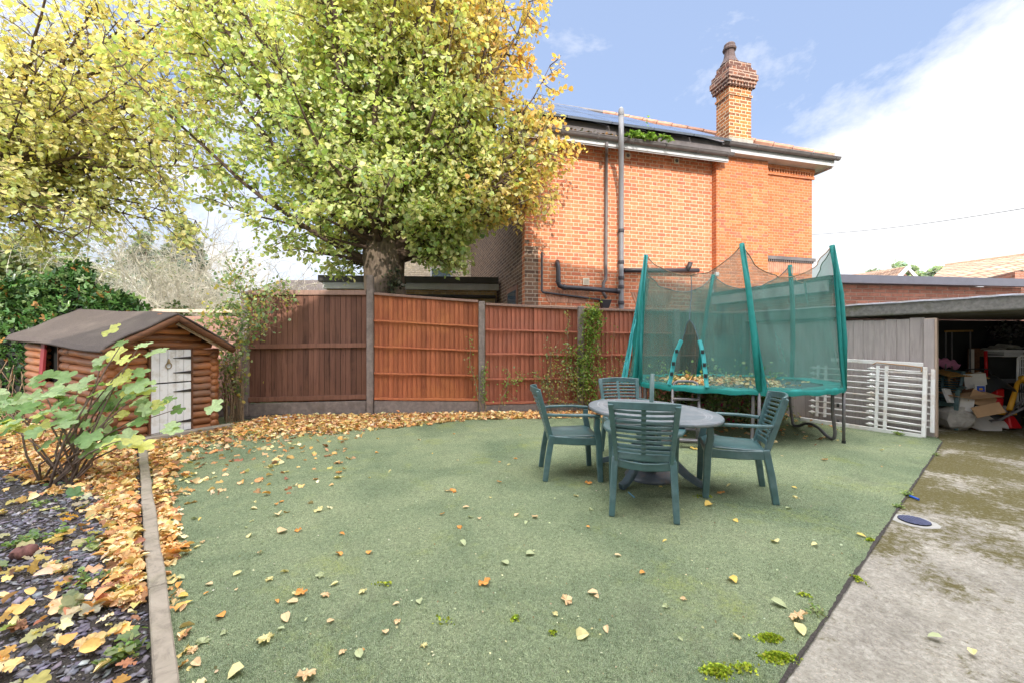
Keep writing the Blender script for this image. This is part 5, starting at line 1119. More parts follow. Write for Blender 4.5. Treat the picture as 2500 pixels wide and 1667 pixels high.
# ================================================================== TREES
def arc(p, d, length, n, up=.0, wob=.08, r=None):
    pts = [Vector(p)]; d = Vector(d).normalized()
    for i in range(n):
        d = (d + Vector((r.normal(0, wob), r.normal(0, wob), r.normal(0, wob) + up))).normalized(); pts.append(pts[-1] + d * (length / n))
    return pts
def make_tree(root, T0, trunk_pts, trunk_r, limbs, inside, colfn, seed, leaf=.10, density=1.0, twig_mat='twig', leaves_per=6, side_per=2):
    r = np.random.default_rng(seed)
    mb = MB(); mb.tube(trunk_pts, trunk_r, 20); tk = mb.build('trunk', M['bark'], root, smooth=True)
    me = tk.data
    LM = MB(); TM = MB(); P = []; AZ = []; TL = []
    for (p0, d0, ln, up) in limbs:
        n = max(6, int(ln / .38)); pts = arc(p0, d0, ln, n, up, .07, r); r0 = .018 + .0085 * ln
        keep = len(pts)
        for q in range(3, len(pts)):
            if not inside(pts[q], .9): keep = q; break
        pts = pts[:max(4, keep)]; n = len(pts) - 1
        LM.tube(pts, [max(.006, r0 * (1 - .93 * (i / n) ** .8)) for i in range(n + 1)], 7)
        for i in range(1, n + 1):
            ns = side_per if i > n * .2 else 1
            for _ in range(ns):
                f = i / n; td = (pts[i] - pts[i - 1]).normalized(); sd = Vector(r.normal(0, 1, 3)); sd = (sd - td * sd.dot(td)).normalized()
                dd = (td * r.uniform(.3, 1.0) + sd * .9 + Vector((0, 0, -.05))).normalized(); l2 = r.uniform(.5, 1.35) * (1.1 - .45 * f)
                sp = arc(pts[i], dd, l2, 5, -.05, .12, r)
                if not inside(sp[-1], 1.0): sp = sp[:3]
                TM.tube(sp, [.010 * (1 - .8 * k / (len(sp) - 1)) + .0015 for k in range(len(sp))], 4, cap=False)
                for k in range(1, len(sp)):
                    for _2 in range(2):
                        td2 = (sp[k] - sp[k - 1]).normalized(); s2 = Vector(r.normal(0, 1, 3)).normalized(); d3 = (td2 * .7 + s2 * .8 + Vector((0, 0, -.25))).normalized(); l3 = r.uniform(.2, .48)
                        e_ = sp[k] + d3 * l3
                        if not inside(e_, 1.0): continue
                        TM.tube([sp[k], e_], [.0035, .0015], 3, cap=False)
                        for m_ in range(leaves_per):
                            if r.uniform() > density: continue
                            fr_ = (m_ + .6) / leaves_per; pp = sp[k].lerp(e_, fr_) + Vector(r.normal(0, .035, 3)); P.append(tuple(pp)); AZ.append(math.atan2(d3.y, d3.x) - math.pi / 2 + r.choice([-1, 1]) * r.uniform(.3, 1.3)); TL.append(r.normal(-.65, .45))
    LM.build('limbs', M['twig'], root, smooth=True); TM.build('twigs', M['twig'], root)
    P = np.array(P); n = len(P); C = colfn(P, r)
    cloud('crown', P, r.uniform(leaf * .65, leaf * 1.25, n), C, T_leaf(.10, .5, .12), M['leaf'], az=np.array(AZ), tilt_arr=np.array(TL), roll=.5, parent=root, seed=seed)
    print('TREE', root.name, n, 'leaves')
def ss(x, a, b): t = np.clip((x - a) / (b - a), 0, 1); return t * t * (3 - 2 * t)
# ---- main lime tree behind the fence
TX, TY = -2.66, 8.42
def in_main(p, k):
    dx, dy, dz = p[0] - (TX + .10), p[1] - 7.95, p[2] - 6.5
    rx = 5.0 if dx < 0 else 4.45; rz = 6.0 if dz > 0 else 4.25
    w = 1 + .10 * math.sin(p[0] * 2.3 + p[2] * 1.7) + .08 * math.sin(p[2] * 3.1 - p[0] * 1.1)
    if p[0] > -.1 and p[1] > 8.5 + (p[0] - .27) * .248 - .25: return False
    if p[0] > -.2 and p[1] < 7.2: return False
    if p[0] > 1.45 - .27 * max(0, p[2] - 4.6) - .55 * max(0, 4.6 - p[2]) + .22 * math.sin(p[2] * 5) + .15 * math.sin(p[1] * 9): return False
    lowz = 2.78 + .22 * math.sin(p[0] * 2.6 + 1.0) + .24 * max(0, (-4.4 - p[0])) + .33 * max(0, (p[0] + 1.5))
    if p[2] < lowz: return False
    if p[2] < 3.4 and p[1] < 7.6: return False
    if p[2] < 3.75 and abs(p[0] - TX + .0) < .62 and p[1] < 8.5 and p[2] < 3.3: return False
    return (dx / rx) ** 2 + (dy / 2.3) ** 2 + (dz / rz) ** 2 < (k * w) ** 2
def col_main(P, r):
    n = len(P); x = (P[:, 0] - TX); z = P[:, 2]
    t = ss(x + .30 * (z - 5.5) + r.normal(0, .55, n) + .5 * np.sin(P[:, 2] * 2.1 + P[:, 0]), 1.2, 4.1)
    up = ss(z + r.normal(0, .5, n), 5.6, 9.0); lf = ss(-x + r.normal(0, .5, n), 2.8, 5.0)
    g = pal([(.33, .48, .17), (.44, .60, .22), (.56, .68, .28), (.28, .42, .19), (.66, .72, .36), (.44, .54, .32)], n, r, .10)
    y = pal([(.82, .76, .34), (.86, .76, .38), (.72, .74, .34), (.86, .72, .36)], n, r, .08); o = pal([(.86, .54, .18), (.84, .62, .25), (.76, .42, .14), (.86, .70, .32)], n, r, .08)
    w = np.clip(.32 + .5 * up + .35 * lf + r.normal(0, .22, n), 0, 1)[:, None]; c = g * (1 - w) + y * w
    return c * (1 - t[:, None]) + o * t[:, None]
r = np.random.default_rng(21)
mt = thing('lime_tree', 'large lime tree in green and yellow autumn leaf behind the fence, centre left', 'tree', (TX, TY, 0))
trk = [(TX + .03, TY, 0), (TX + .02, TY, .8), (TX + .02, TY, 1.8), (TX + .0, TY, 2.4), (TX - .02, TY, 2.8), (TX - .02, TY - .02, 3.2), (TX - .0, TY - .02, 3.5), (TX + .02, TY, 3.75)]
limbs = []
for i in range(60):
    az = i * 2.399963; el = R([78, 66, 55, 44, 34, 24, 14, 6, -2, 50][i % 10] + r.uniform(-6, 6)); h = 3.0 + r.uniform(0, .65) + (.2 if i % 10 < 4 else 0)
    d = Vector((math.cos(az) * math.cos(el), math.sin(az) * math.cos(el) * .62, math.sin(el)))
    if d.x > .2: d.y = d.y * .45 - .13 * d.x
    p0 = Vector((TX + d.x * .22, TY - .05 + d.y * .2, h)); ln = 5.5 + 2.8 * max(0, math.sin(el)) + r.uniform(-.5, .5)
    limbs.append((p0, d, ln, .045 if el > .5 else (.02 if el > .15 else -.012)))
for i in range(20):                      # limbs of the orange side, reaching past the house corner
    el = R(-2 + i * 2.6); limbs.append((Vector((TX + .25, TY - .2, 3.15 + r.uniform(0, .6))), Vector((math.cos(el), -.10 - .10 * (i % 3), math.sin(el))), 5.0 + r.uniform(-.2, .5), .02))
for i in range(22):                      # thick near-vertical leaders of the old pollard
    az = i * 2.4; d = Vector((math.cos(az) * .35, math.sin(az) * .22, 1)); limbs.append((Vector((TX + d.x * .5, TY + d.y * .4, 3.3)), d, 5.5, .02))
make_tree(mt, None, trk, [.47, .43, .41, .42, .41, .43, .36, .24], limbs, in_main, col_main, 31, leaf=.086, density=.84, leaves_per=5, side_per=2)
# ivy tuft on the trunk
P = np.array([(TX + .28 + q[0] * .10, TY - .40 + q[1] * .05, 2.52 + q[2] * .14) for q in np.random.default_rng(4).normal(0, 1, (160, 3))])
cloud('trunk_ivy', P, .06, pal([(.05, .06, .035), (.10, .10, .06)], 160, r), T_leaf(), M['leaf_shiny'], tilt=(1.2, .5), parent=mt)
# ---- left tree, trunk outside the picture
LX, LY = -11.2, 8.3
def in_left(p, k):
    dx, dy, dz = p[0] + 9.0, p[1] - 8.1, p[2] - 6.8
    w = 1 + .12 * math.sin(p[0] * 2.9 + p[2] * 1.3) + .10 * math.sin(p[2] * 3.7)
    if p[2] < 3.0 + .35 * math.sin(p[0] * 2.1) - .10 * (p[0] + 8): return False
    return (dx / 3.75) ** 2 + (dy / 1.75) ** 2 + (dz / 5.2) ** 2 < (k * w) ** 2
def col_left(P, r):
    n = len(P); z = P[:, 2]; up = ss(z + r.normal(0, .7, n), 4.2, 7.8)[:, None]
    g = pal([(.52, .58, .25), (.66, .68, .30), (.78, .74, .36), (.42, .50, .24)], n, r, .1); y = pal([(.88, .74, .38), (.88, .66, .32), (.84, .76, .40), (.90, .80, .46), (.80, .72, .36)], n, r, .08)
    w = np.clip(.30 + .62 * up + r.normal(0, .2, (n, 1)), 0, 1); return g * (1 - w) + y * w
lt = thing('yellow_tree', 'yellow leaved tree reaching in from the left edge above the ivy', 'tree', (LX, LY, 0))
limbs = []; r = np.random.default_rng(8)
for i in range(44):
    az = r.uniform(-.9, .9) if i % 4 else r.uniform(0, 6.28); el = R(r.uniform(-4, 62)); d = Vector((math.cos(az) * math.cos(el), math.sin(az) * math.cos(el) * .7, math.sin(el)))
    limbs.append((Vector((LX, LY, 3.6 + r.uniform(0, 1.8))), d, r.uniform(4.2, 6.6), -.018 + r.uniform(-.015, .03)))
make_tree(lt, None, [(LX, LY, 0), (LX, LY, 2), (LX, LY, 4), (LX + .1, LY, 6.2)], [.3, .26, .22, .08], limbs, in_left, col_left, 5, leaf=.088, density=.56, leaves_per=5, side_per=2)

# ---- bare pale shrub
bs = thing('bare_shrub', 'pale bare twiggy tree beyond the low fence behind the playhouse', 'tree', (-9.2, 11.3, 0))
r = np.random.default_rng(17); mb = MB(); m2 = MB()
for st in range(16):
    az = r.uniform(0, 6.28); d = Vector((math.cos(az) * r.uniform(.1, .9), math.sin(az) * .4, 1.1)); a = arc((-9.2 + r.normal(0, .2), 11.3 + r.normal(0, .15), .2), d, r.uniform(2.8, 4.6), 9, -.035, .07, r)
    mb.tube(a, [.032 * (1 - .8 * k / 9) + .005 for k in range(10)], 5)
    for i in range(3, 10):
        for _ in range(4):
            s1 = Vector(r.normal(0, 1, 3)); s1.z = abs(s1.z) * .6; b_ = arc(a[i], s1 + (a[i] - a[i - 1]).normalized() * .8, r.uniform(.8, 2.0), 6, -.07, .12, r); m2.tube(b_, [.010 * (1 - .7 * k / 6) + .002 for k in range(7)], 3, cap=False)
            for k in range(1, 7):
                for _2 in range(2):
                    s2 = Vector(r.normal(0, 1, 3)); c_ = arc(b_[k], s2 + (b_[k] - b_[k - 1]).normalized(), r.uniform(.25, .7), 3, -.08, .15, r); m2.tube(c_, [.005, .004, .003, .002], 3, cap=False)
mb.build('branches', M['pale_twig'], bs); m2.build('twigs', M['pale_twig'], bs)

# ---- background trees: crown of leaf clusters round a trunk
def bg_tree(name, label, c, rad, h, cols, n, seed, leaf=.2, cat='tree', group=None, cone=False, lumps=26):
    o = thing(name, label, cat, (c[0], c[1], 0), group=group); r = np.random.default_rng(seed)
    MB().tube([(c[0], c[1], 0), (c[0], c[1], h * .5), (c[0] + .1, c[1], h * .85)], [rad * .08, rad * .06, rad * .02], 8).build('trunk', M['twig'], o)
    L_ = []
    for _ in range(lumps):
        if cone:
            f = r.uniform(0, 1); a = r.uniform(0, 6.28); rr_ = rad * (1 - f) * r.uniform(.5, 1); L_.append((c[0] + math.cos(a) * rr_, c[1] + math.sin(a) * rr_, h * (.15 + .83 * f), rad * .28 * (1.1 - f)))
        else:
            v = r.normal(0, 1, 3); v /= np.linalg.norm(v); k = r.uniform(.35, 1) ** .6; L_.append((c[0] + v[0] * rad * k * .8, c[1] + v[1] * rad * k * .7, h * .60 + v[2] * h * .36 * k, rad * r.uniform(.2, .38)))
    L_ = np.array(L_); i = r.integers(0, len(L_), n); q = r.normal(0, 1, (n, 3)); q /= np.linalg.norm(q, axis=1)[:, None]; q *= r.uniform(.55, 1.1, (n, 1)) ** .7
    P = L_[i, :3] + q * L_[i, 3:4]; P = P[P[:, 2] > .2]; n = len(P)
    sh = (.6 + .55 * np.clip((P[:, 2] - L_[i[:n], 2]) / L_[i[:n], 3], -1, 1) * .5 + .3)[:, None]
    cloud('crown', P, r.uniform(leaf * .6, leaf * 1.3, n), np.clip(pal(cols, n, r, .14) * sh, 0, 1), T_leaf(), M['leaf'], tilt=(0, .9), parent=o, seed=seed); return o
gd = [(.10, .15, .075), (.16, .21, .10), (.07, .11, .06)]
gh_ = [(.24, .29, .17), (.32, .35, .19), (.38, .36, .22), (.18, .24, .14)]
bg_tree('conifer', 'dark green conifer behind the bare tree, left of the lime crown', (-13.4, 16.5), 2.3, 6.4, [(.18, .26, .21), (.25, .33, .26), (.14, .20, .17)], 9000, 1, .16, cone=True, lumps=70)  # conifer greens lightened, the haze of distance is put into the colour
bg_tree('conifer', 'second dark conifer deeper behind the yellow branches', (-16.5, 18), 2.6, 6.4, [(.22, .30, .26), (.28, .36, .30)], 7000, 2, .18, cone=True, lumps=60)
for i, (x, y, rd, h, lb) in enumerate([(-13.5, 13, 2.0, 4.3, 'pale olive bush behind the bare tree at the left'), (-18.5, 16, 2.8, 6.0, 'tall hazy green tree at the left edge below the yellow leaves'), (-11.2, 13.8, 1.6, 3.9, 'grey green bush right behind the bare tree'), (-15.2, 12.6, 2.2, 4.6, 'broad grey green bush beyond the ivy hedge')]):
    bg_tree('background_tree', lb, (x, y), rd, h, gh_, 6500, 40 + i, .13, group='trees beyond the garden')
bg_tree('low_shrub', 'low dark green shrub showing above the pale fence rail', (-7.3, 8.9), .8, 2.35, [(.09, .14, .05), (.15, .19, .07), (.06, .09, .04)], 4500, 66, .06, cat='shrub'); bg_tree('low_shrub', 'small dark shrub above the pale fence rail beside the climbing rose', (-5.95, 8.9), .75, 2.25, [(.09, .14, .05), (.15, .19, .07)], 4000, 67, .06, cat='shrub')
for i, (px, py, d, rd, lb) in enumerate([(2268, 650, 38, 1.5, 'rounded grey green tree between the two tiled roofs'), (2232, 655, 40, .8, 'thin grey tree left of the rounded one'), (2195, 655, 42, 1.2, 'tree behind the small gabled roof'), (2122, 662, 42, .9, 'small distant tree at the left of the gabled roof'), (2146, 658, 44, .6, 'tiniest distant tree above the tiled roof slope')]):
    p = at(px, py - 18, d); bg_tree('distant_tree', lb, (p.x, p.y), rd * 1.35, p.z, [(.36, .42, .34), (.44, .49, .40), (.30, .37, .30)], 3200, 90 + i, .30, group='distant trees at the right')

# ================================================================== IVY HEDGE at the left
ih = thing('ivy_hedge', 'thick bank of glossy dark ivy at the left edge behind the playhouse', 'ivy', (-8.6, 7.4, 0))
def ihz(x):
    return 2.05 + .62 * math.exp(-((x + 7.75) / .55) ** 2) + .42 * math.exp(-((x + 9.0) / .8) ** 2) - .75 * max(0, x + 6.9) + .07 * math.sin(x * 7)
mb = MB()
def ihf(u, v):
    x = -11.5 + u * 5.2; zt_ = max(.3, ihz(x) - .12); a = v * math.pi / 2
    return (x + .08 * math.sin(v * 9 + u * 20), 6.95 + .35 * (1 - math.cos(a)) + .09 * math.sin(u * 31 + v * 5) + .07 * math.sin(v * 13), zt_ * math.sin(a))
mb.grid(ihf, 50, 20); mb.build('inner_shade_body', M['dark_int'], ih, smooth=True)  # dark body under the leaves, coloured to stand for shade inside the hedge
r = np.random.default_rng(14); P = []; 
for _ in range(11500):
    u, v = r.uniform(0, 1), r.uniform(0, 1) ** .8; q = Vector(ihf(u, v)); q += Vector((r.normal(0, .06), -abs(r.normal(0, .09)), r.normal(0, .05) + .06 * v)); P.append(tuple(q))
P = np.array(P); P = P[(P[:, 0] < -6.1)]; n = len(P)
cloud('ivy_leaves', P, r.uniform(.05, .12, n), pal([(.055, .13, .035), (.10, .20, .055), (.035, .08, .03), (.17, .27, .09), (.42, .20, .07)], n, r, .15, p=[.36, .3, .17, .14, .03]), T_lobed(3, .08, .6), M['leaf_shiny'], tilt=(.9, .5), roll=.5, parent=ih)
# dead stems and rubble at the far left
o = thing('dead_stems', 'tangle of dry brown stems left of the playhouse', 'dead plant', (-7.9, 6.3, 0)); mb = MB()
for _ in range(70):
    p = Vector((-8.0 + r.normal(0, .35), 6.35 + r.normal(0, .15), .1)); mb.tube(arc(p, (r.normal(0, .5), r.normal(0, .2), 1), r.uniform(.4, 1.1), 5, -.1, .2, r), .006, 4, cap=False)
mb.build('stems', M['vine'], o)

# ================================================================== CLIMBERS on the fence
def climber(name, label, cat, stems, cols, leaf, n_per, seed, spread=.10, tmpl=None, mat='leaf', tilt=(.8, .5), stem_r=.008, flowers=None):
    r = np.random.default_rng(seed); o = thing(name, label, cat, tuple(Vector(stems[0][0][0])[:2]) + (0,)); mb = MB(); P = []
    for pts, dens, sp in stems:
        pts = [Vector(p) for p in pts]; sm = []
        for i in range(len(pts) - 1): sm += [pts[i].lerp(pts[i + 1], k / 4) + Vector(r.normal(0, .012, 3)) for k in range(4)]
        sm.append(pts[-1]); mb.tube(sm, [stem_r * (1 - .6 * k / len(sm)) for k in range(len(sm))], 5, cap=False)
        for i, q in enumerate(sm):
            if i < len(sm) * .12: continue
            for _ in range(int(n_per * dens)):
                tw = Vector(r.normal(0, 1, 3)) * sp * spread / .1; tw.y = -abs(tw.y) * .8; e_ = q + tw
                if r.uniform() < .15: mb.tube([q, e_], .0025, 3, cap=False)
                P.append(tuple(e_))
    mb.build('stems', M['vine'], o); n = len(P)
    cloud('leaves', P, r.uniform(leaf * .6, leaf * 1.25, n), pal(cols, n, r, .13), tmpl or T_leaf(.1, .4), M[mat], tilt=tilt, parent=o, seed=seed)
    if flowers is not None:
        Q = [P[i] for i in r.choice(n, flowers)]
        for q in Q:
            F_ = []
            for k in range(9): F_.append(tuple(Vector(q) + Vector(r.normal(0, .016, 3)) + Vector((0, -.03, 0))))
            cloud('flower', F_, .035, pal([(.75, .05, .22), (.8, .2, .35)], len(F_), r), T_leaf(.2, .6), M['leaf'], tilt=(.5, .8), parent=o, seed=seed + 1)
    return o
fx = lambda px, py, o=-.10: at(px, py, fy((px - 1250) / F * 7.8) + o)
climber('climbing_rose', 'grey green climbing rose tangled between the playhouse and the dark fence panel', 'climbing rose',
  [([fx(560, 1030, -.5), fx(565, 930, -.5), fx(585, 830, -.5), fx(600, 740, -.45), fx(585, 680, -.4)], 1.6, .17), ([fx(550, 1025, -.5), fx(548, 900, -.5), fx(560, 790, -.5), fx(640, 770, -.4), fx(672, 730, -.3)], 1.5, .15),
   ([fx(575, 1028, -.5), fx(570, 900, -.5), fx(610, 820, -.5), fx(650, 790, -.5)], 1.2, .12), ([fx(590, 740, -.4), fx(575, 690, -.4), fx(605, 640, -.4)], 1.0, .14), ([fx(600, 760, -.4), fx(640, 720, -.3), fx(690, 700, -.2), fx(715, 735, -.15)], .7, .08), ([fx(556, 800, -.6), fx(520, 770, -.6), fx(505, 800, -.6)], .9, .12)],
  [(.24, .33, .15), (.33, .42, .22), (.42, .50, .28), (.18, .27, .12), (.52, .45, .12)], .06, 22, 51)
o = thing('rose_canes', 'bundle of thin brown canes rising from the leaf litter beside the playhouse', 'canes', tuple(fx(570, 1030, -.5)[:2]) + (0,)); mb = MB(); r = np.random.default_rng(3)
for _ in range(34):
    px = r.uniform(548, 596); a = fx(px, 1032, -.5 + r.normal(0, .06)); a.z = .02; mb.tube([a, a + Vector((r.normal(0, .05), r.normal(0, .03), .45)), a + Vector((r.normal(0, .10), r.normal(0, .05), r.uniform(.7, 1.3)))], [.008, .006, .003], 4, cap=False)
mb.build('canes', M['vine'], o)
climber('fence_climber', 'bright green climber covering the concrete post right of centre', 'climber',
  [([fx(1432, 1010), fx(1428, 940), fx(1440, 860), fx(1438, 790), fx(1445, 756)], 1.9, .085), ([fx(1440, 1008), fx(1425, 930), fx(1418, 890), fx(1440, 830), fx(1448, 770)], 1.7, .09), ([fx(1430, 1000), fx(1400, 930), fx(1390, 880), fx(1405, 850)], .7, .08), ([fx(1435, 1000), fx(1450, 970), fx(1465, 900), fx(1452, 800)], .9, .07), ([fx(1440, 770), fx(1455, 765), fx(1463, 790)], 1.2, .05)],
  [(.20, .32, .06), (.30, .42, .10), (.40, .48, .14), (.14, .22, .05)], .048, 24, 52)
climber('fence_climber', 'thin grey green climber on the red panel left of the big climber', 'climber',
  [([fx(1340, 1008), fx(1335, 940), fx(1345, 880), fx(1350, 850)], .7, .11), ([fx(1345, 1008), fx(1365, 950), fx(1385, 900), fx(1380, 850)], .8, .10), ([fx(1355, 1008), fx(1325, 930), fx(1308, 920)], .7, .07), ([fx(1380, 960), fx(1405, 940), fx(1412, 980)], .7, .07), ([fx(1385, 830), fx(1388, 800), fx(1383, 765)], .25, .03)],
  [(.26, .33, .17), (.34, .40, .20), (.18, .26, .10), (.5, .45, .15)], .045, 16, 53)
climber('fence_climber', 'small green tuft at the foot of the post between the reddest panels', 'climber',
  [([fx(1185, 1008), fx(1182, 950), fx(1184, 900)], 1.1, .045), ([fx(1178, 1008), fx(1160, 930), fx(1150, 890), fx(1145, 830)], .35, .05), ([fx(1215, 1005), fx(1235, 950), fx(1240, 900)], .6, .07), ([fx(1240, 940), fx(1262, 930), fx(1275, 915)], .6, .06)],
  [(.24, .38, .09), (.32, .42, .14), (.30, .36, .18)], .04, 16, 54)
climber('fence_climber', 'sparse climber on the panel just left of the trampoline', 'climber',
  [([fx(1500, 1005), fx(1495, 900), fx(1500, 800)], .22, .04), ([fx(1525, 1005), fx(1522, 920), fx(1520, 870)], .7, .06), ([fx(1480, 1005), fx(1484, 960), fx(1490, 920)], .4, .05)], [(.22, .30, .08), (.32, .36, .12)], .04, 14, 55)
climber('garden_shrub', 'dark leafy shrub on the ground under the trampoline', 'shrub',
  [([Vector((x, 7.15 + .2 * math.sin(x * 9), .02)), Vector((x + .05, 7.1, .3)), Vector((x + .12 * math.sin(x * 20), 7.05, .62))], 1.3, .14) for x in np.linspace(2.55, 4.6, 13)], [(.16, .26, .09), (.24, .34, .14), (.34, .40, .2)], .06, 26, 56)
climber('rose_bush', 'low rose bush with pink flowers under the trampoline', 'rose bush',
  [([Vector((x, 6.75, .02)), Vector((x + .04, 6.7, .2)), Vector((x + .1, 6.65, .42))], 1.0, .10) for x in np.linspace(3.2, 4.2, 7)], [(.24, .36, .14), (.36, .44, .22), (.44, .46, .26)], .05, 20, 57, flowers=12)
climber('tall_weed', 'tall thin yellowing weeds at the foot of the red fence', 'weed',
  [([Vector((x, 7.62, .02)), Vector((x + .03, 7.55, .45)), Vector((x + .1 * math.sin(x * 31), 7.5, .95))], .4, .05) for x in list(np.linspace(.7, 1.3, 8)) + list(np.linspace(1.6, 2.8, 12))], [(.35, .38, .12), (.5, .45, .18)], .035, 8, 58, stem_r=.005)

# ================================================================== FIG
fg = thing('fig_plant', 'young fig plant with large lobed green and yellow leaves in the left bed', 'fig', (-4.25, 3.95, 0))
r = np.random.default_rng(41); mb = MB(); FP = []; FC = []; FA = []; FT = []; FS = []
Bs = [gp(100, 1180, .0), gp(150, 1165, .0), gp(185, 1170, .0), gp(120, 1190, .0), gp(170, 1185, .0)]
tips = [(8, 985, 3.9), (55, 1000, 3.7), (95, 935, 4.1), (60, 1045, 3.8), (140, 960, 4.0), (180, 975, 4.0), (230, 940, 4.0), (250, 880, 4.1), (300, 835, 4.1), (340, 845, 4.2), (330, 870, 4.1), (300, 920, 4.0), (330, 935, 4.0), (355, 955, 4.1), (400, 985, 4.2), (440, 995, 4.3), (380, 1000, 4.1), (415, 1050, 4.0), (320, 1070, 3.7), (275, 1075, 3.8), (220, 1060, 3.8), (200, 1010, 3.9), (150, 1035, 3.7), (100, 1010, 3.9), (20, 1045, 3.7), (170, 1075, 3.9), (120, 1190, 3.75), (30, 1020, 3.9), (240, 1030, 4.0), (290, 1010, 4.0), (350, 1025, 4.0), (255, 985, 4.1), (75, 975, 4.0), (130, 1000, 3.8), (190, 940, 4.2), (-20, 1010, 3.9), (-10, 960, 4.0), (270, 955, 4.2), (210, 1100, 3.8), (310, 965, 4.2)]
for i, (px, py, d) in enumerate(tips):
    tip = at(px, py, d); b_ = Bs[i % 5]; mid = b_.lerp(tip, .5) + Vector((0, .0, .10)) ; 
    if i % 2 == 0 or px > 240: mb.tube([b_, b_.lerp(mid, .5) + Vector((r.normal(0, .05), r.normal(0, .04), .03)), mid, mid.lerp(tip, .55) + Vector((0, 0, .02)), tip], [.010, .009, .007, .005, .003], 6)
    for k in range(r.integers(2, 5)):
        q = tip + Vector((r.normal(0, .10), r.normal(0, .10), r.normal(0, .06))) if k else tip
        FP.append(tuple(q)); FA.append(r.uniform(0, 6.28)); FT.append(r.normal(0, .2)); FS.append(r.uniform(.085, .15))
        yl = (px in (300, 340, 330, 320, 275, 355, 60) and r.uniform() < .6) or r.uniform() < .12
        FC.append((.58, .60, .20) if yl else [(.32, .44, .22), (.25, .38, .16), (.42, .54, .30), (.16, .28, .09), (.46, .52, .18)][r.integers(0, 4)])
for q in [(150, 1200, 3.6), (185, 1212, 3.4)]:
    FP.append(tuple(at(*q))); FA.append(1.0); FT.append(.2); FS.append(.12); FC.append((.16, .30, .14))
mb.build('stems', M['figstem'], fg, smooth=True)
FC = [tuple(min(1, 1.15 * v) for v in c_) for c_ in FC]
lf = cloud('leaves', FP, np.array(FS), np.array(FC) * r.uniform(.85, 1.15, (len(FC), 1)), T_lobed(5, .06, .80, .33, .86), M['leaf'], az=np.array(FA), tilt_arr=np.array(FT), roll=.2, post=r.normal(.62, .25, len(FP)), parent=fg)

# ================================================================== LEAF LITTER
dry = [(.80, .50, .21), (.76, .42, .16), (.84, .62, .33), (.66, .33, .12), (.84, .70, .42), (.50, .25, .12), (.76, .58, .22), (.86, .58, .30), (.34, .17, .09)]
r = np.random.default_rng(99); P = []
def edge_x(y): return -1.36 - .948 * (y - 1.576)
def put(n, fn):
    for _ in range(n):
        q = fn()
        if q is not None: P.append(q)
def drift():
    x = r.uniform(-5.1, 1.9); yf = fy(x); k = abs(r.normal(0, 1)); lim = .50 + 1.15 * max(0, min(1, (-x - .6) / 3.4)); y = yf - .12 - k * lim * .62
    if yf - y > lim * 1.5 or (yf - y < .22 and r.uniform() < .6): return None
    if x < edge_x(y) and y < 5.3: return None
    if (Vector((x, y, 0)) - SC0).dot(-SS) < .05 and x < -4.4: return None
    return (x, y, .018 + abs(r.normal(0, .014)))
put(12500, drift)
put(520, lambda: (lambda y: (edge_x(y) + .085 + abs(r.normal(0, .20)) * (.10 + (y / 5.3) ** 2.8), y, .02 + abs(r.normal(0, .010))))(r.uniform(2.4, 5.6)))
put(60, lambda: (lambda y: (edge_x(y) + .075 + abs(r.normal(0, .022)), y, .015))(r.uniform(1.2, 3.6)))
put(520, lambda: (lambda y: (edge_x(y) + .1 + r.uniform(0, 1) ** 2.0 * (1.2 + (y - 3) * .7), y, .02))(3.0 + 3.6 * r.uniform(0, 1) ** .6))
put(700, lambda: (r.normal(3.6, .7), r.normal(7.3, .25), .03 + abs(r.normal(0, .02)))); put(160, lambda: (r.normal(3.3, .8), r.normal(6.5, .5), .02))
P2 = P[::2]; P = P[1::2]; n = len(P2); tag(cloud('oval_leaf_drift', P2, r.uniform(.028, .075, n), pal(dry, n, r, .14), T_leaf(.22, .42, .15), M['leaf_dry'], tilt=(0, .42), roll=.5), 'small oval dry leaves mixed through the drift along the fence', 'fallen leaves', kind='stuff')
n = len(P); tag(cloud('leaf_drift', P, r.uniform(.028, .068, n), pal(dry, n, r, .12), T_lobed(5, .14, .95, .30, .88), M['leaf_dry'], tilt=(0, .38), roll=.38), 'thick drift of orange fallen leaves along the foot of the fence', 'fallen leaves', kind='stuff')
P = []
def bed():
    y = r.uniform(2.0, 6.9); xr = min(edge_x(y), -.5) - .10; d = abs(r.normal(0, 1)); w = 1.0 if y < 3.8 else 4.0
    x = xr - d * (.20 + .42 * max(0, (y - 2.2)) ** 1.25)
    if x < -9.5: return None
    if (Vector((x, y, 0)) - SC0).dot(SS) > -.05 and (Vector((x, y, 0)) - SC0).dot(SG) > -.05: return None
    k_ = (xr - x) * (1 + .5 * math.sin(y * 6) * math.sin(x * 5))
    if y < 4.3 and r.uniform() < min(.985, (.25 + 1.9 * k_) * (4.6 - y) / 1.5): return None
    return (x, y, soil_z(x, y) + .015 + abs(r.normal(0, .016)))
put(15000, bed); put(90, lambda: (lambda y: (edge_x(y) - .1 - abs(r.normal(0, .9)), y, .04 + abs(r.normal(0, .01))))(r.uniform(1.3, 2.4)))
put(1500, lambda: (r.uniform(-9.2, -5.9), r.uniform(4.6, 6.6), .12 + abs(r.normal(0, .03))))
P = [p for p in P if not ((Vector(p) - SC0).dot(SS) > -.04 and (Vector(p) - SC0).dot(SG) > -.02)]
P2 = P[::2]; P = P[1::2]; n = len(P2); tag(cloud('oval_bed_leaves', P2, r.uniform(.028, .075, n), pal(dry, n, r, .14), T_leaf(.22, .42, .15), M['leaf_dry'], tilt=(0, .42), roll=.5), 'small oval dry leaves mixed through the litter of the bed', 'fallen leaves', kind='stuff')
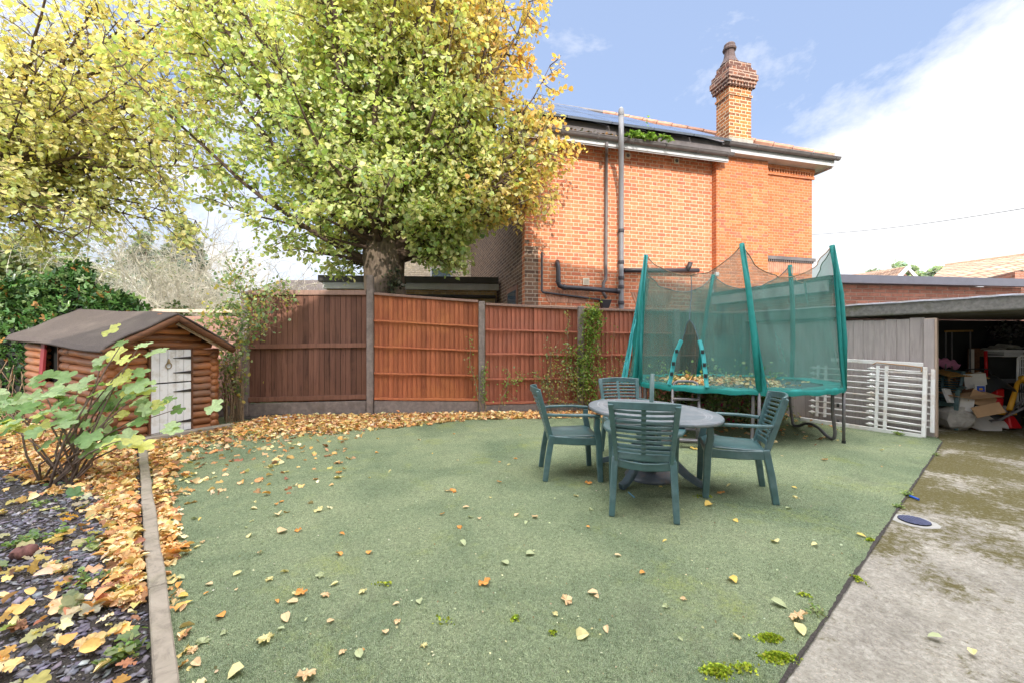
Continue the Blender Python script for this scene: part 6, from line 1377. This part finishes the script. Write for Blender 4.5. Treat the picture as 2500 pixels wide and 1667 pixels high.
n = len(P); tag(cloud('bed_leaf_litter', P, r.uniform(.026, .062, n), pal(dry, n, r, .12), T_lobed(5, .14, .95, .30, .88), M['leaf_dry'], tilt=(0, .4), roll=.4), 'orange and yellow leaf litter covering the bed left of the edging board', 'fallen leaves', kind='stuff')
# larger mixed leaves lying in the near part of the bed
P = []
put(95, lambda: (lambda y: (edge_x(y) - .16 - abs(r.normal(0, .65)), y, .05))(r.uniform(1.35, 3.4)))
n = len(P); tag(cloud('bed_green_leaves', P, r.uniform(.038, .072, n), pal([(.26, .36, .17), (.40, .44, .24), (.60, .50, .18), (.70, .42, .12), (.64, .60, .4), (.74, .6, .34)], n, r, .1), T_lobed(5, .12, .9, .3, .88), M['leaf'], tilt=(0, .3), roll=.3), 'large green and yellow leaves scattered on the slate chips', 'fallen leaves', kind='stuff')
# slate chips and grit
P = []
put(17000, lambda: (lambda y: (edge_x(y) - .06 - r.uniform(0, 1) ** 1.0 * (2.8 if y < 3 else 4), y, 0))(1.1 + 3.6 * r.uniform(0, 1) ** .8))
P = [(x, y, soil_z(x, y) + .004) for x, y, z in P if not (math.sin(x * 2.1 + 1) * math.sin(y * 2.6 + x) > .55 and r.uniform() < .75)]
n = len(P); tag(cloud('slate_chips', P, r.uniform(.012, .05, n) * r.uniform(.5, 1, n), pal([(.13, .12, .155), (.19, .175, .21), (.26, .245, .28), (.08, .075, .09), (.40, .38, .37)], n, r, .1, p=[.32, .3, .2, .14, .04]), T_chip(), M['chip'], tilt=(0, .28), roll=.28), 'grey purple slate chips spread on the dark soil of the bed', 'slate chips', kind='stuff')
P = []
put(26000, lambda: (lambda y: (edge_x(y) - .05 - r.uniform(0, 1) * 2.6, y, 0))(1.1 + 2.4 * r.uniform(0, 1)))
P = [(x, y, soil_z(x, y) + .002) for x, y, z in P]; n = len(P)
tag(cloud('grit', P, r.uniform(.004, .011, n), pal([(.05, .04, .038), (.12, .10, .09), (.22, .19, .17), (.36, .33, .30)], n, r, .1, p=[.45, .33, .17, .05]), T_chip(), M['chip'], tilt=(0, .5), roll=.5), 'fine dark grit between the slate chips', 'grit', kind='stuff')

# single leaves on the turf and concrete
lt_ = [T_lobed(5, .14, .95, .30, .88), T_leaf(.10, .32, .05), T_leaf(.18, .5, .12)]
cols_ = {'orange': (.74, .34, .09), 'tan': (.74, .52, .30), 'pale yellow': (.72, .64, .32), 'pale green': (.42, .46, .26), 'golden yellow': (.76, .54, .14)}
protos = {}
def leaf_obj(kind, cname):
    key = (kind, cname)
    if key in protos: return protos[key]
    V, Fc = lt_[kind]; me = bpy.data.meshes.new('fallen_leaf'); r_ = np.random.default_rng(len(protos) + 5); V = V.copy(); V[:, 2] += r_.normal(0, .03, len(V)) + .12 * V[:, 0] ** 2; V[:, 1] -= .5
    me.from_pydata([tuple(v) for v in V], [], Fc); ca = me.color_attributes.new('Col', 'FLOAT_COLOR', 'POINT'); cc = cols_[cname]
    for i in range(len(V)):
        s_ = r_.uniform(.85, 1.12); ca.data[i].color = (cc[0] * s_, cc[1] * s_, cc[2] * s_, 1)
    me.materials.append(M['leaf_dry']); protos[key] = me; return me
special = [((1185, 1421), .085, 0, 'orange', 'orange leaf alone on the turf near the bottom centre'), ((730, 1446), .075, 0, 'orange', 'orange leaf on the turf left of the bottom centre'), ((1388, 1460), .075, 0, 'tan', 'tan leaf right of the bottom centre orange leaf'),
  ((1447, 1444), .07, 1, 'tan', 'narrow tan leaf beside the tan lobed leaf'), ((1788, 1412), .075, 2, 'golden yellow', 'golden leaf on the turf below the right chair'), ((757, 1640), .10, 0, 'tan', 'pale tan leaf at the bottom edge of the turf'), ((575, 1638), .075, 2, 'pale yellow', 'pale yellow leaf at the bottom edge beside the edging'),
  ((876, 1592), .07, 1, 'pale green', 'pale narrow leaf near the bottom edge'), ((698, 1505), .08, 1, 'tan', 'dry folded leaf on the turf, lower left'), ((640, 1558), .09, 0, 'pale yellow', 'pale yellow leaf pair on the lower left turf'), ((690, 1294), .085, 2, 'tan', 'tan leaf on the turf left of centre'),
  ((1131, 1323), .07, 1, 'pale green', 'small pale upright leaf at the centre of the turf'), ((1940, 1502), .11, 0, 'tan', 'large tan leaf by the concrete edge at the bottom right'), ((1955, 1535), .09, 1, 'pale yellow', 'pale leaf beside the large tan leaf at the concrete edge'), ((1903, 1471), .09, 1, 'pale green', 'long thin leaf lying on a stalk near the bottom right'),
  ((780, 1243), .09, 0, 'pale yellow', 'wide pale leaf on the turf, left half'), ((1220, 1174), .06, 0, 'orange', 'small orange leaf between the chairs and the leaf drift'), ((1108, 1195), .08, 0, 'orange', 'orange leaf at the middle of the turf'), ((830, 1150), .08, 0, 'orange', 'orange leaf below the fence drift, left of centre'),
  ((1437, 1178), .08, 0, 'orange', 'orange leaf under the left chair'), ((1729, 1229), .08, 2, 'golden yellow', 'golden leaf in front of the right chair'), ((1757, 1200), .08, 0, 'orange', 'orange leaf beside the foot of the right chair'), ((2010, 1120), .09, 0, 'orange', 'orange leaf on the open turf right of the chairs'), ((1306, 1258), .06, 0, 'tan', 'tan leaf left of the nearest chair'),
  ((1284, 1274), .05, 1, 'pale green', 'tiny pale leaf next to the tan leaf left of the nearest chair'), ((2283, 1552), .07, 1, 'pale green', 'green leaf alone on the concrete'), ((2375, 1590), .06, 1, 'pale yellow', 'pale leaf with long stalk on the concrete'), ((1694, 1094), .10, 0, 'golden yellow', 'curled golden leaf at the foot of the step frame')]
used = []
for (px, py), sz, kd, cn, lb in special:
    p = gp(px, py, .026); o = bpy.data.objects.new('fallen_leaf', leaf_obj(kd, cn)); COL.objects.link(o); o.location = p; sz = sz * (.56 if kd == 0 else .8); o.scale = (sz,) * 3; o.rotation_euler = (r.normal(0, .15), r.normal(0, .15), r.uniform(0, 6.28)); tag(o, lb, 'fallen leaf', 'single leaves on the turf')
keys = list(cols_)
def in_lawn(x, y): return x > edge_x(y) + .12 and x < 1.065 + 1.236 * (y - 1.576) - .1 and y < 6.3
cnt = 0
while cnt < 200:
    y = 1.65 + (r.uniform(0, 1) ** 1.1) * 4.4; xl, xr = edge_x(y) + .12, min(1.065 + 1.236 * (y - 1.576), 5.2); x = xl + (xr - xl) * r.uniform(0, 1) ** 2.3
    if not in_lawn(x, y): continue
    kd = int(r.choice([0, 1, 2], p=[.28, .42, .30])); cn = keys[int(r.choice(5, p=[.20, .24, .26, .20, .10]))]
    o = bpy.data.objects.new('fallen_leaf', leaf_obj(kd, cn)); COL.objects.link(o); sz = r.uniform(.018, .040) if kd == 0 else r.uniform(.025, .060); o.location = (x, y, .022); o.scale = (sz * r.uniform(.7, 1), sz, sz); o.rotation_euler = (r.normal(0, .22), r.normal(0, .22), r.uniform(0, 6.28))
    sh = ['lobed', 'narrow', 'rounded'][kd]; tag(o, f'small {cn} {sh} leaf scattered on the green turf', 'fallen leaf', f'small {cn} {sh} leaves on the turf'); cnt += 1
# tiny flecks and crumbs on the turf
P = []
for _ in range(650):
    y = 1.6 + r.uniform(0, 1) ** 1.2 * 4.8; xl, xr = edge_x(y) + .1, min(1.065 + 1.236 * (y - 1.576), 6); P.append((xl + (xr - xl) * r.uniform(), y, .017))
n = len(P); tag(cloud('turf_debris', P, r.uniform(.005, .015, n), pal([(.5, .5, .38), (.5, .42, .25), (.25, .2, .1), (.65, .62, .4)], n, r), T_leaf(.1, .4), M['leaf_dry'], tilt=(0, .3)), 'tiny crumbs of leaf and seed on the turf', 'debris', kind='stuff')
P = []
N_ = 150000; yy = 1.5 + 3.4 * r.uniform(0, 1, N_) ** 1.25; xl = edge_x(yy) + .06; xr_ = np.minimum(1.065 + 1.236 * (yy - 1.576), 1.3 * yy) - .02; xl = np.maximum(xl, -1.3 * yy)
P = np.stack([xl + (xr_ - xl) * r.uniform(0, 1, N_), yy, np.full(N_, .011)], -1)
blade = (np.array([(-.10, 0, 0), (.10, 0, 0), (0, 1, .05)], float), [(0, 1, 2)])
tag(cloud('turf_pile', P, r.uniform(.006, .015, N_), pal([(.11, .135, .075), (.23, .27, .155), (.42, .45, .32), (.32, .38, .23)], N_, r, .12), blade, M['leaf_dry'], tilt_arr=r.normal(.75, .35, N_)), 'short green fibres of the artificial turf', 'turf', kind='stuff')
# few leaves on roof felt, table, chairs
for (x, y, z), cn, lb in (((1.15, 3.98, .742), 'orange', 'orange leaf on the left of the table top'), ((1.50, 3.86, .742), 'pale yellow', 'pale yellow leaf on the table top right of the pole'), ((1.42, 3.98, .742), 'pale yellow', 'tiny yellow leaf on the table top behind the pole')):
    o = bpy.data.objects.new('fallen_leaf', leaf_obj(0 if cn == 'orange' else 1, cn)); COL.objects.link(o); o.location = (x, y, z - .0); o.scale = (.05,) * 3; o.rotation_euler = (0, 0, r.uniform(0, 6)); tag(o, lb, 'fallen leaf')
# moss cushions and weeds on the edge of the concrete
def moss(label, spots, seed):
    r = np.random.default_rng(seed); P = []
    for px, py, rx, ry, n in spots:
        g = gp(px, py, .0); q = r.normal(0, .5, (n, 2)); 
        for a, b_ in q:
            if r.uniform() < .25 + .75 * (math.sin(a * 9) * math.sin(b_ * 8) > -.3): P.append((g.x + a * rx, g.y + b_ * ry, .012 + .012 * max(0, 1 - a * a - b_ * b_)))
    n = len(P); tag(cloud('moss', P, r.uniform(.007, .014, n), pal([(.34, .42, .03), (.46, .54, .05), (.22, .30, .03)], n, r), T_leaf(.2, .5), M['leaf_dry'], tilt=(.6, .7)), label, 'moss', kind='stuff')
moss('bright green moss cushions on the turf at the bottom right', [(1880, 1565, .05, .022, 700), (1897, 1612, .06, .024, 1000), (1751, 1645, .05, .03, 700), (1815, 1640, .06, .03, 120), (1965, 1460, .03, .02, 60), (2095, 1420, .02, .04, 110)], 5)
moss('small bright moss patches scattered on the turf', [(2124, 1323, .022, .012, 220), (940, 1432, .06, .02, 50), (1258, 1516, .022, .02, 60), (1350, 1553, .02, .012, 50), (1085, 1524, .06, .03, 40), (1720, 1215, .07, .03, 120)], 6)
def weed(label, px, py, h, n, seed, cols=[(.26, .38, .12), (.38, .46, .2), (.16, .26, .08)]):
    r = np.random.default_rng(seed); g = gp(px, py, .006); o = thing('weed', label, 'weed', tuple(g)); mb = MB(); P = []
    for _ in range(n):
        d = Vector((r.normal(0, 1), r.normal(0, 1), r.uniform(.3, 1.2))).normalized(); l = r.uniform(.4, 1) * h; mb.tube([g, g + d * l * .6, g + d * l + Vector((0, 0, -l * .2))], .0016, 3, cap=False)
        for f in (.4, .6, .8, 1.0): P.append(tuple(g + d * l * f + Vector(r.normal(0, .006, 3))))
    mb.build('stems', M['vine'], o); cloud('leaves', P, h * .28, pal(cols, len(P), r), T_leaf(.1, .35), M['leaf'], tilt=(.2, .5), parent=o)
weed('small weed growing between turf and concrete by the blue tube', 2214, 1210, .07, 14, 1); weed('small weed in the concrete joint just above the drain', 2193, 1238, .06, 14, 2)
weed('leafy weed at the concrete edge beside the large tan leaf', 1992, 1497, .06, 14, 3); weed('weed in the joint near the garage post', 2288, 1112, .05, 12, 4); weed('green weed at the foot of the white railings', 2195, 1062, .10, 16, 5)
for i, (px, py) in enumerate([(150, 1310), (235, 1340), (60, 1330), (300, 1600), (210, 1430), (100, 1240)]):
    weed(['low green weed among the slate chips, upper one', 'low green weed beside the leaf heap by the edging', 'low green weed next to the red stone', 'green weed by the edging board at the bottom', 'low weed at the middle of the slate chips', 'small weed under the fig'][i], px, py, .11, 16, 10 + i)

# ================================================================== WORLD, SUN, CAMERA
SUN_EL = R(27); sd = Vector((-.10, .99, 0)).normalized()          # direction the light travels over the ground
w = bpy.data.worlds.new('World'); scene.world = w; w.use_nodes = True; nt = w.node_tree; bg = nt.nodes['Background']
sky = nt.nodes.new('ShaderNodeTexSky'); sky.sky_type = 'NISHITA'; sky.sun_disc = False; sky.sun_elevation = SUN_EL; sky.sun_rotation = math.atan2(-sd.x, -sd.y); sky.air_density = 1.1; sky.dust_density = .6; sky.ozone_density = 2.2
tc = nt.nodes.new('ShaderNodeTexCoord'); sx = nt.nodes.new('ShaderNodeSeparateXYZ'); nt.links.new(tc.outputs['Generated'], sx.inputs[0])
def mth(op, a, b=None, c=None, clamp=False):
    n_ = nt.nodes.new('ShaderNodeMath'); n_.operation = op; n_.use_clamp = clamp
    for i_, v_ in enumerate((a, b, c)):
        if v_ is None: continue
        if isinstance(v_, (int, float)): n_.inputs[i_].default_value = v_
        else: nt.links.new(v_, n_.inputs[i_])
    return n_.outputs[0]
X, Y, Z = sx.outputs[0], sx.outputs[1], sx.outputs[2]
az_ = mth('ARCTAN2', X, Y); el_ = mth('ARCSINE', mth('MINIMUM', mth('MAXIMUM', Z, -1.0), 1.0))
cmb = nt.nodes.new('ShaderNodeCombineXYZ'); nt.links.new(mth('MULTIPLY', az_, 1.0), cmb.inputs[0]); nt.links.new(mth('MULTIPLY', el_, 1.7), cmb.inputs[1])
nz = noise(nt, 2.6, 9, .62, cmb.outputs[0], .25); nzf = noise(nt, 7.0, 8, .6, cmb.outputs[0], .3)
nzs = mth('SUBTRACT', nz, .5)
# big cloud bank rising to the right: edge elevation as a function of azimuth (both in radians)
edge = mth('MULTIPLY_ADD', az_, .46, .135)
e2 = mth('MULTIPLY_ADD', nzs, .85, mth('SUBTRACT', edge, el_))
bank = mth('MULTIPLY', mth('MULTIPLY', e2, 5.5, clamp=True), mth('MULTIPLY_ADD', mth('SUBTRACT', az_, .36), 12.0, 0.0, clamp=True), clamp=True)
# haze towards the horizon and thin cloud on the left
hz = mth('SUBTRACT', 1.0, mth('MULTIPLY', mth('SUBTRACT', el_, .02), 2.3), clamp=True); hz = mth('POWER', hz, 1.6)
leftc = mth('MULTIPLY', mth('MULTIPLY_ADD', mth('ADD', az_, .12), -2.4, 0.0, clamp=True), mth('MULTIPLY_ADD', nz, 5.0, -2.0, clamp=True))
wisp = mth('MULTIPLY', mth('MULTIPLY_ADD', nz, 6.0, -3.35, clamp=True), .75)
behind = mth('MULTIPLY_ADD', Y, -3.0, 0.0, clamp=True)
cl = mth('MAXIMUM', bank, mth('MAXIMUM', leftc, wisp)); zen = mth('MULTIPLY_ADD', el_, 5.0, -4.1, clamp=True); over = mth('MAXIMUM', zen, mth('MULTIPLY', behind, .34)); cl = mth('MAXIMUM', cl, mth('MULTIPLY', over, .9)); cl = mth('MAXIMUM', cl, mth('MULTIPLY', hz, .80), clamp=True)  # unseen brightness overhead and behind the camera, added to fill the shaded garden
skc = nt.nodes.new('ShaderNodeVectorMath'); skc.operation = 'SCALE'; skc.inputs['Scale'].default_value = 1.0; nt.links.new(sky.outputs[0], skc.inputs[0])
SKY_S = .13; CLOUD_FRONT = 1.35; FILL_OVER = 5.4
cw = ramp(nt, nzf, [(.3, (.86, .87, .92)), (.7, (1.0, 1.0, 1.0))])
cws = nt.nodes.new('ShaderNodeVectorMath'); cws.operation = 'SCALE'; nt.links.new(mth('MULTIPLY_ADD', over, FILL_OVER / SKY_S, CLOUD_FRONT / SKY_S), cws.inputs['Scale']); nt.links.new(cw, cws.inputs[0])
blue = mixc(nt, .62, skc.outputs[0], (.64 / SKY_S, .83 / SKY_S, 1.26 / SKY_S))
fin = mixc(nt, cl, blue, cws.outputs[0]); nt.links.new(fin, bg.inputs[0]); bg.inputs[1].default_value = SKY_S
sl_ = bpy.data.lights.new('sun', 'SUN'); sl_.energy = 4.9; sl_.angle = R(.55); sl_.color = (1, .93, .82); so = bpy.data.objects.new('sun', sl_); COL.objects.link(so)
ld_ = Vector((sd.x * math.cos(SUN_EL), sd.y * math.cos(SUN_EL), -math.sin(SUN_EL))); so.rotation_euler = ld_.to_track_quat('-Z', 'Y').to_euler(); so.location = (0, -5, 20)
cam = bpy.data.cameras.new('camera'); cam.sensor_width = 36; cam.lens = 36 * F / 2500; cam.shift_y = 6.5 / 2500; cam.clip_end = 2000; cam.clip_start = .05
co = bpy.data.objects.new('camera', cam); COL.objects.link(co); co.location = (0, 0, HC); co.rotation_euler = (R(90), 0, 0); scene.camera = co
scene.view_settings.view_transform = 'Standard'; scene.view_settings.look = 'None'; scene.view_settings.exposure = 0; scene.view_settings.gamma = 1
scene.render.engine = 'CYCLES'; cy = scene.cycles; cy.max_bounces = 8; cy.diffuse_bounces = 4; cy.glossy_bounces = 2; cy.transmission_bounces = 4; cy.transparent_max_bounces = 12; cy.caustics_reflective = False; cy.caustics_refractive = False
try: cy.use_denoising = True
except Exception: pass
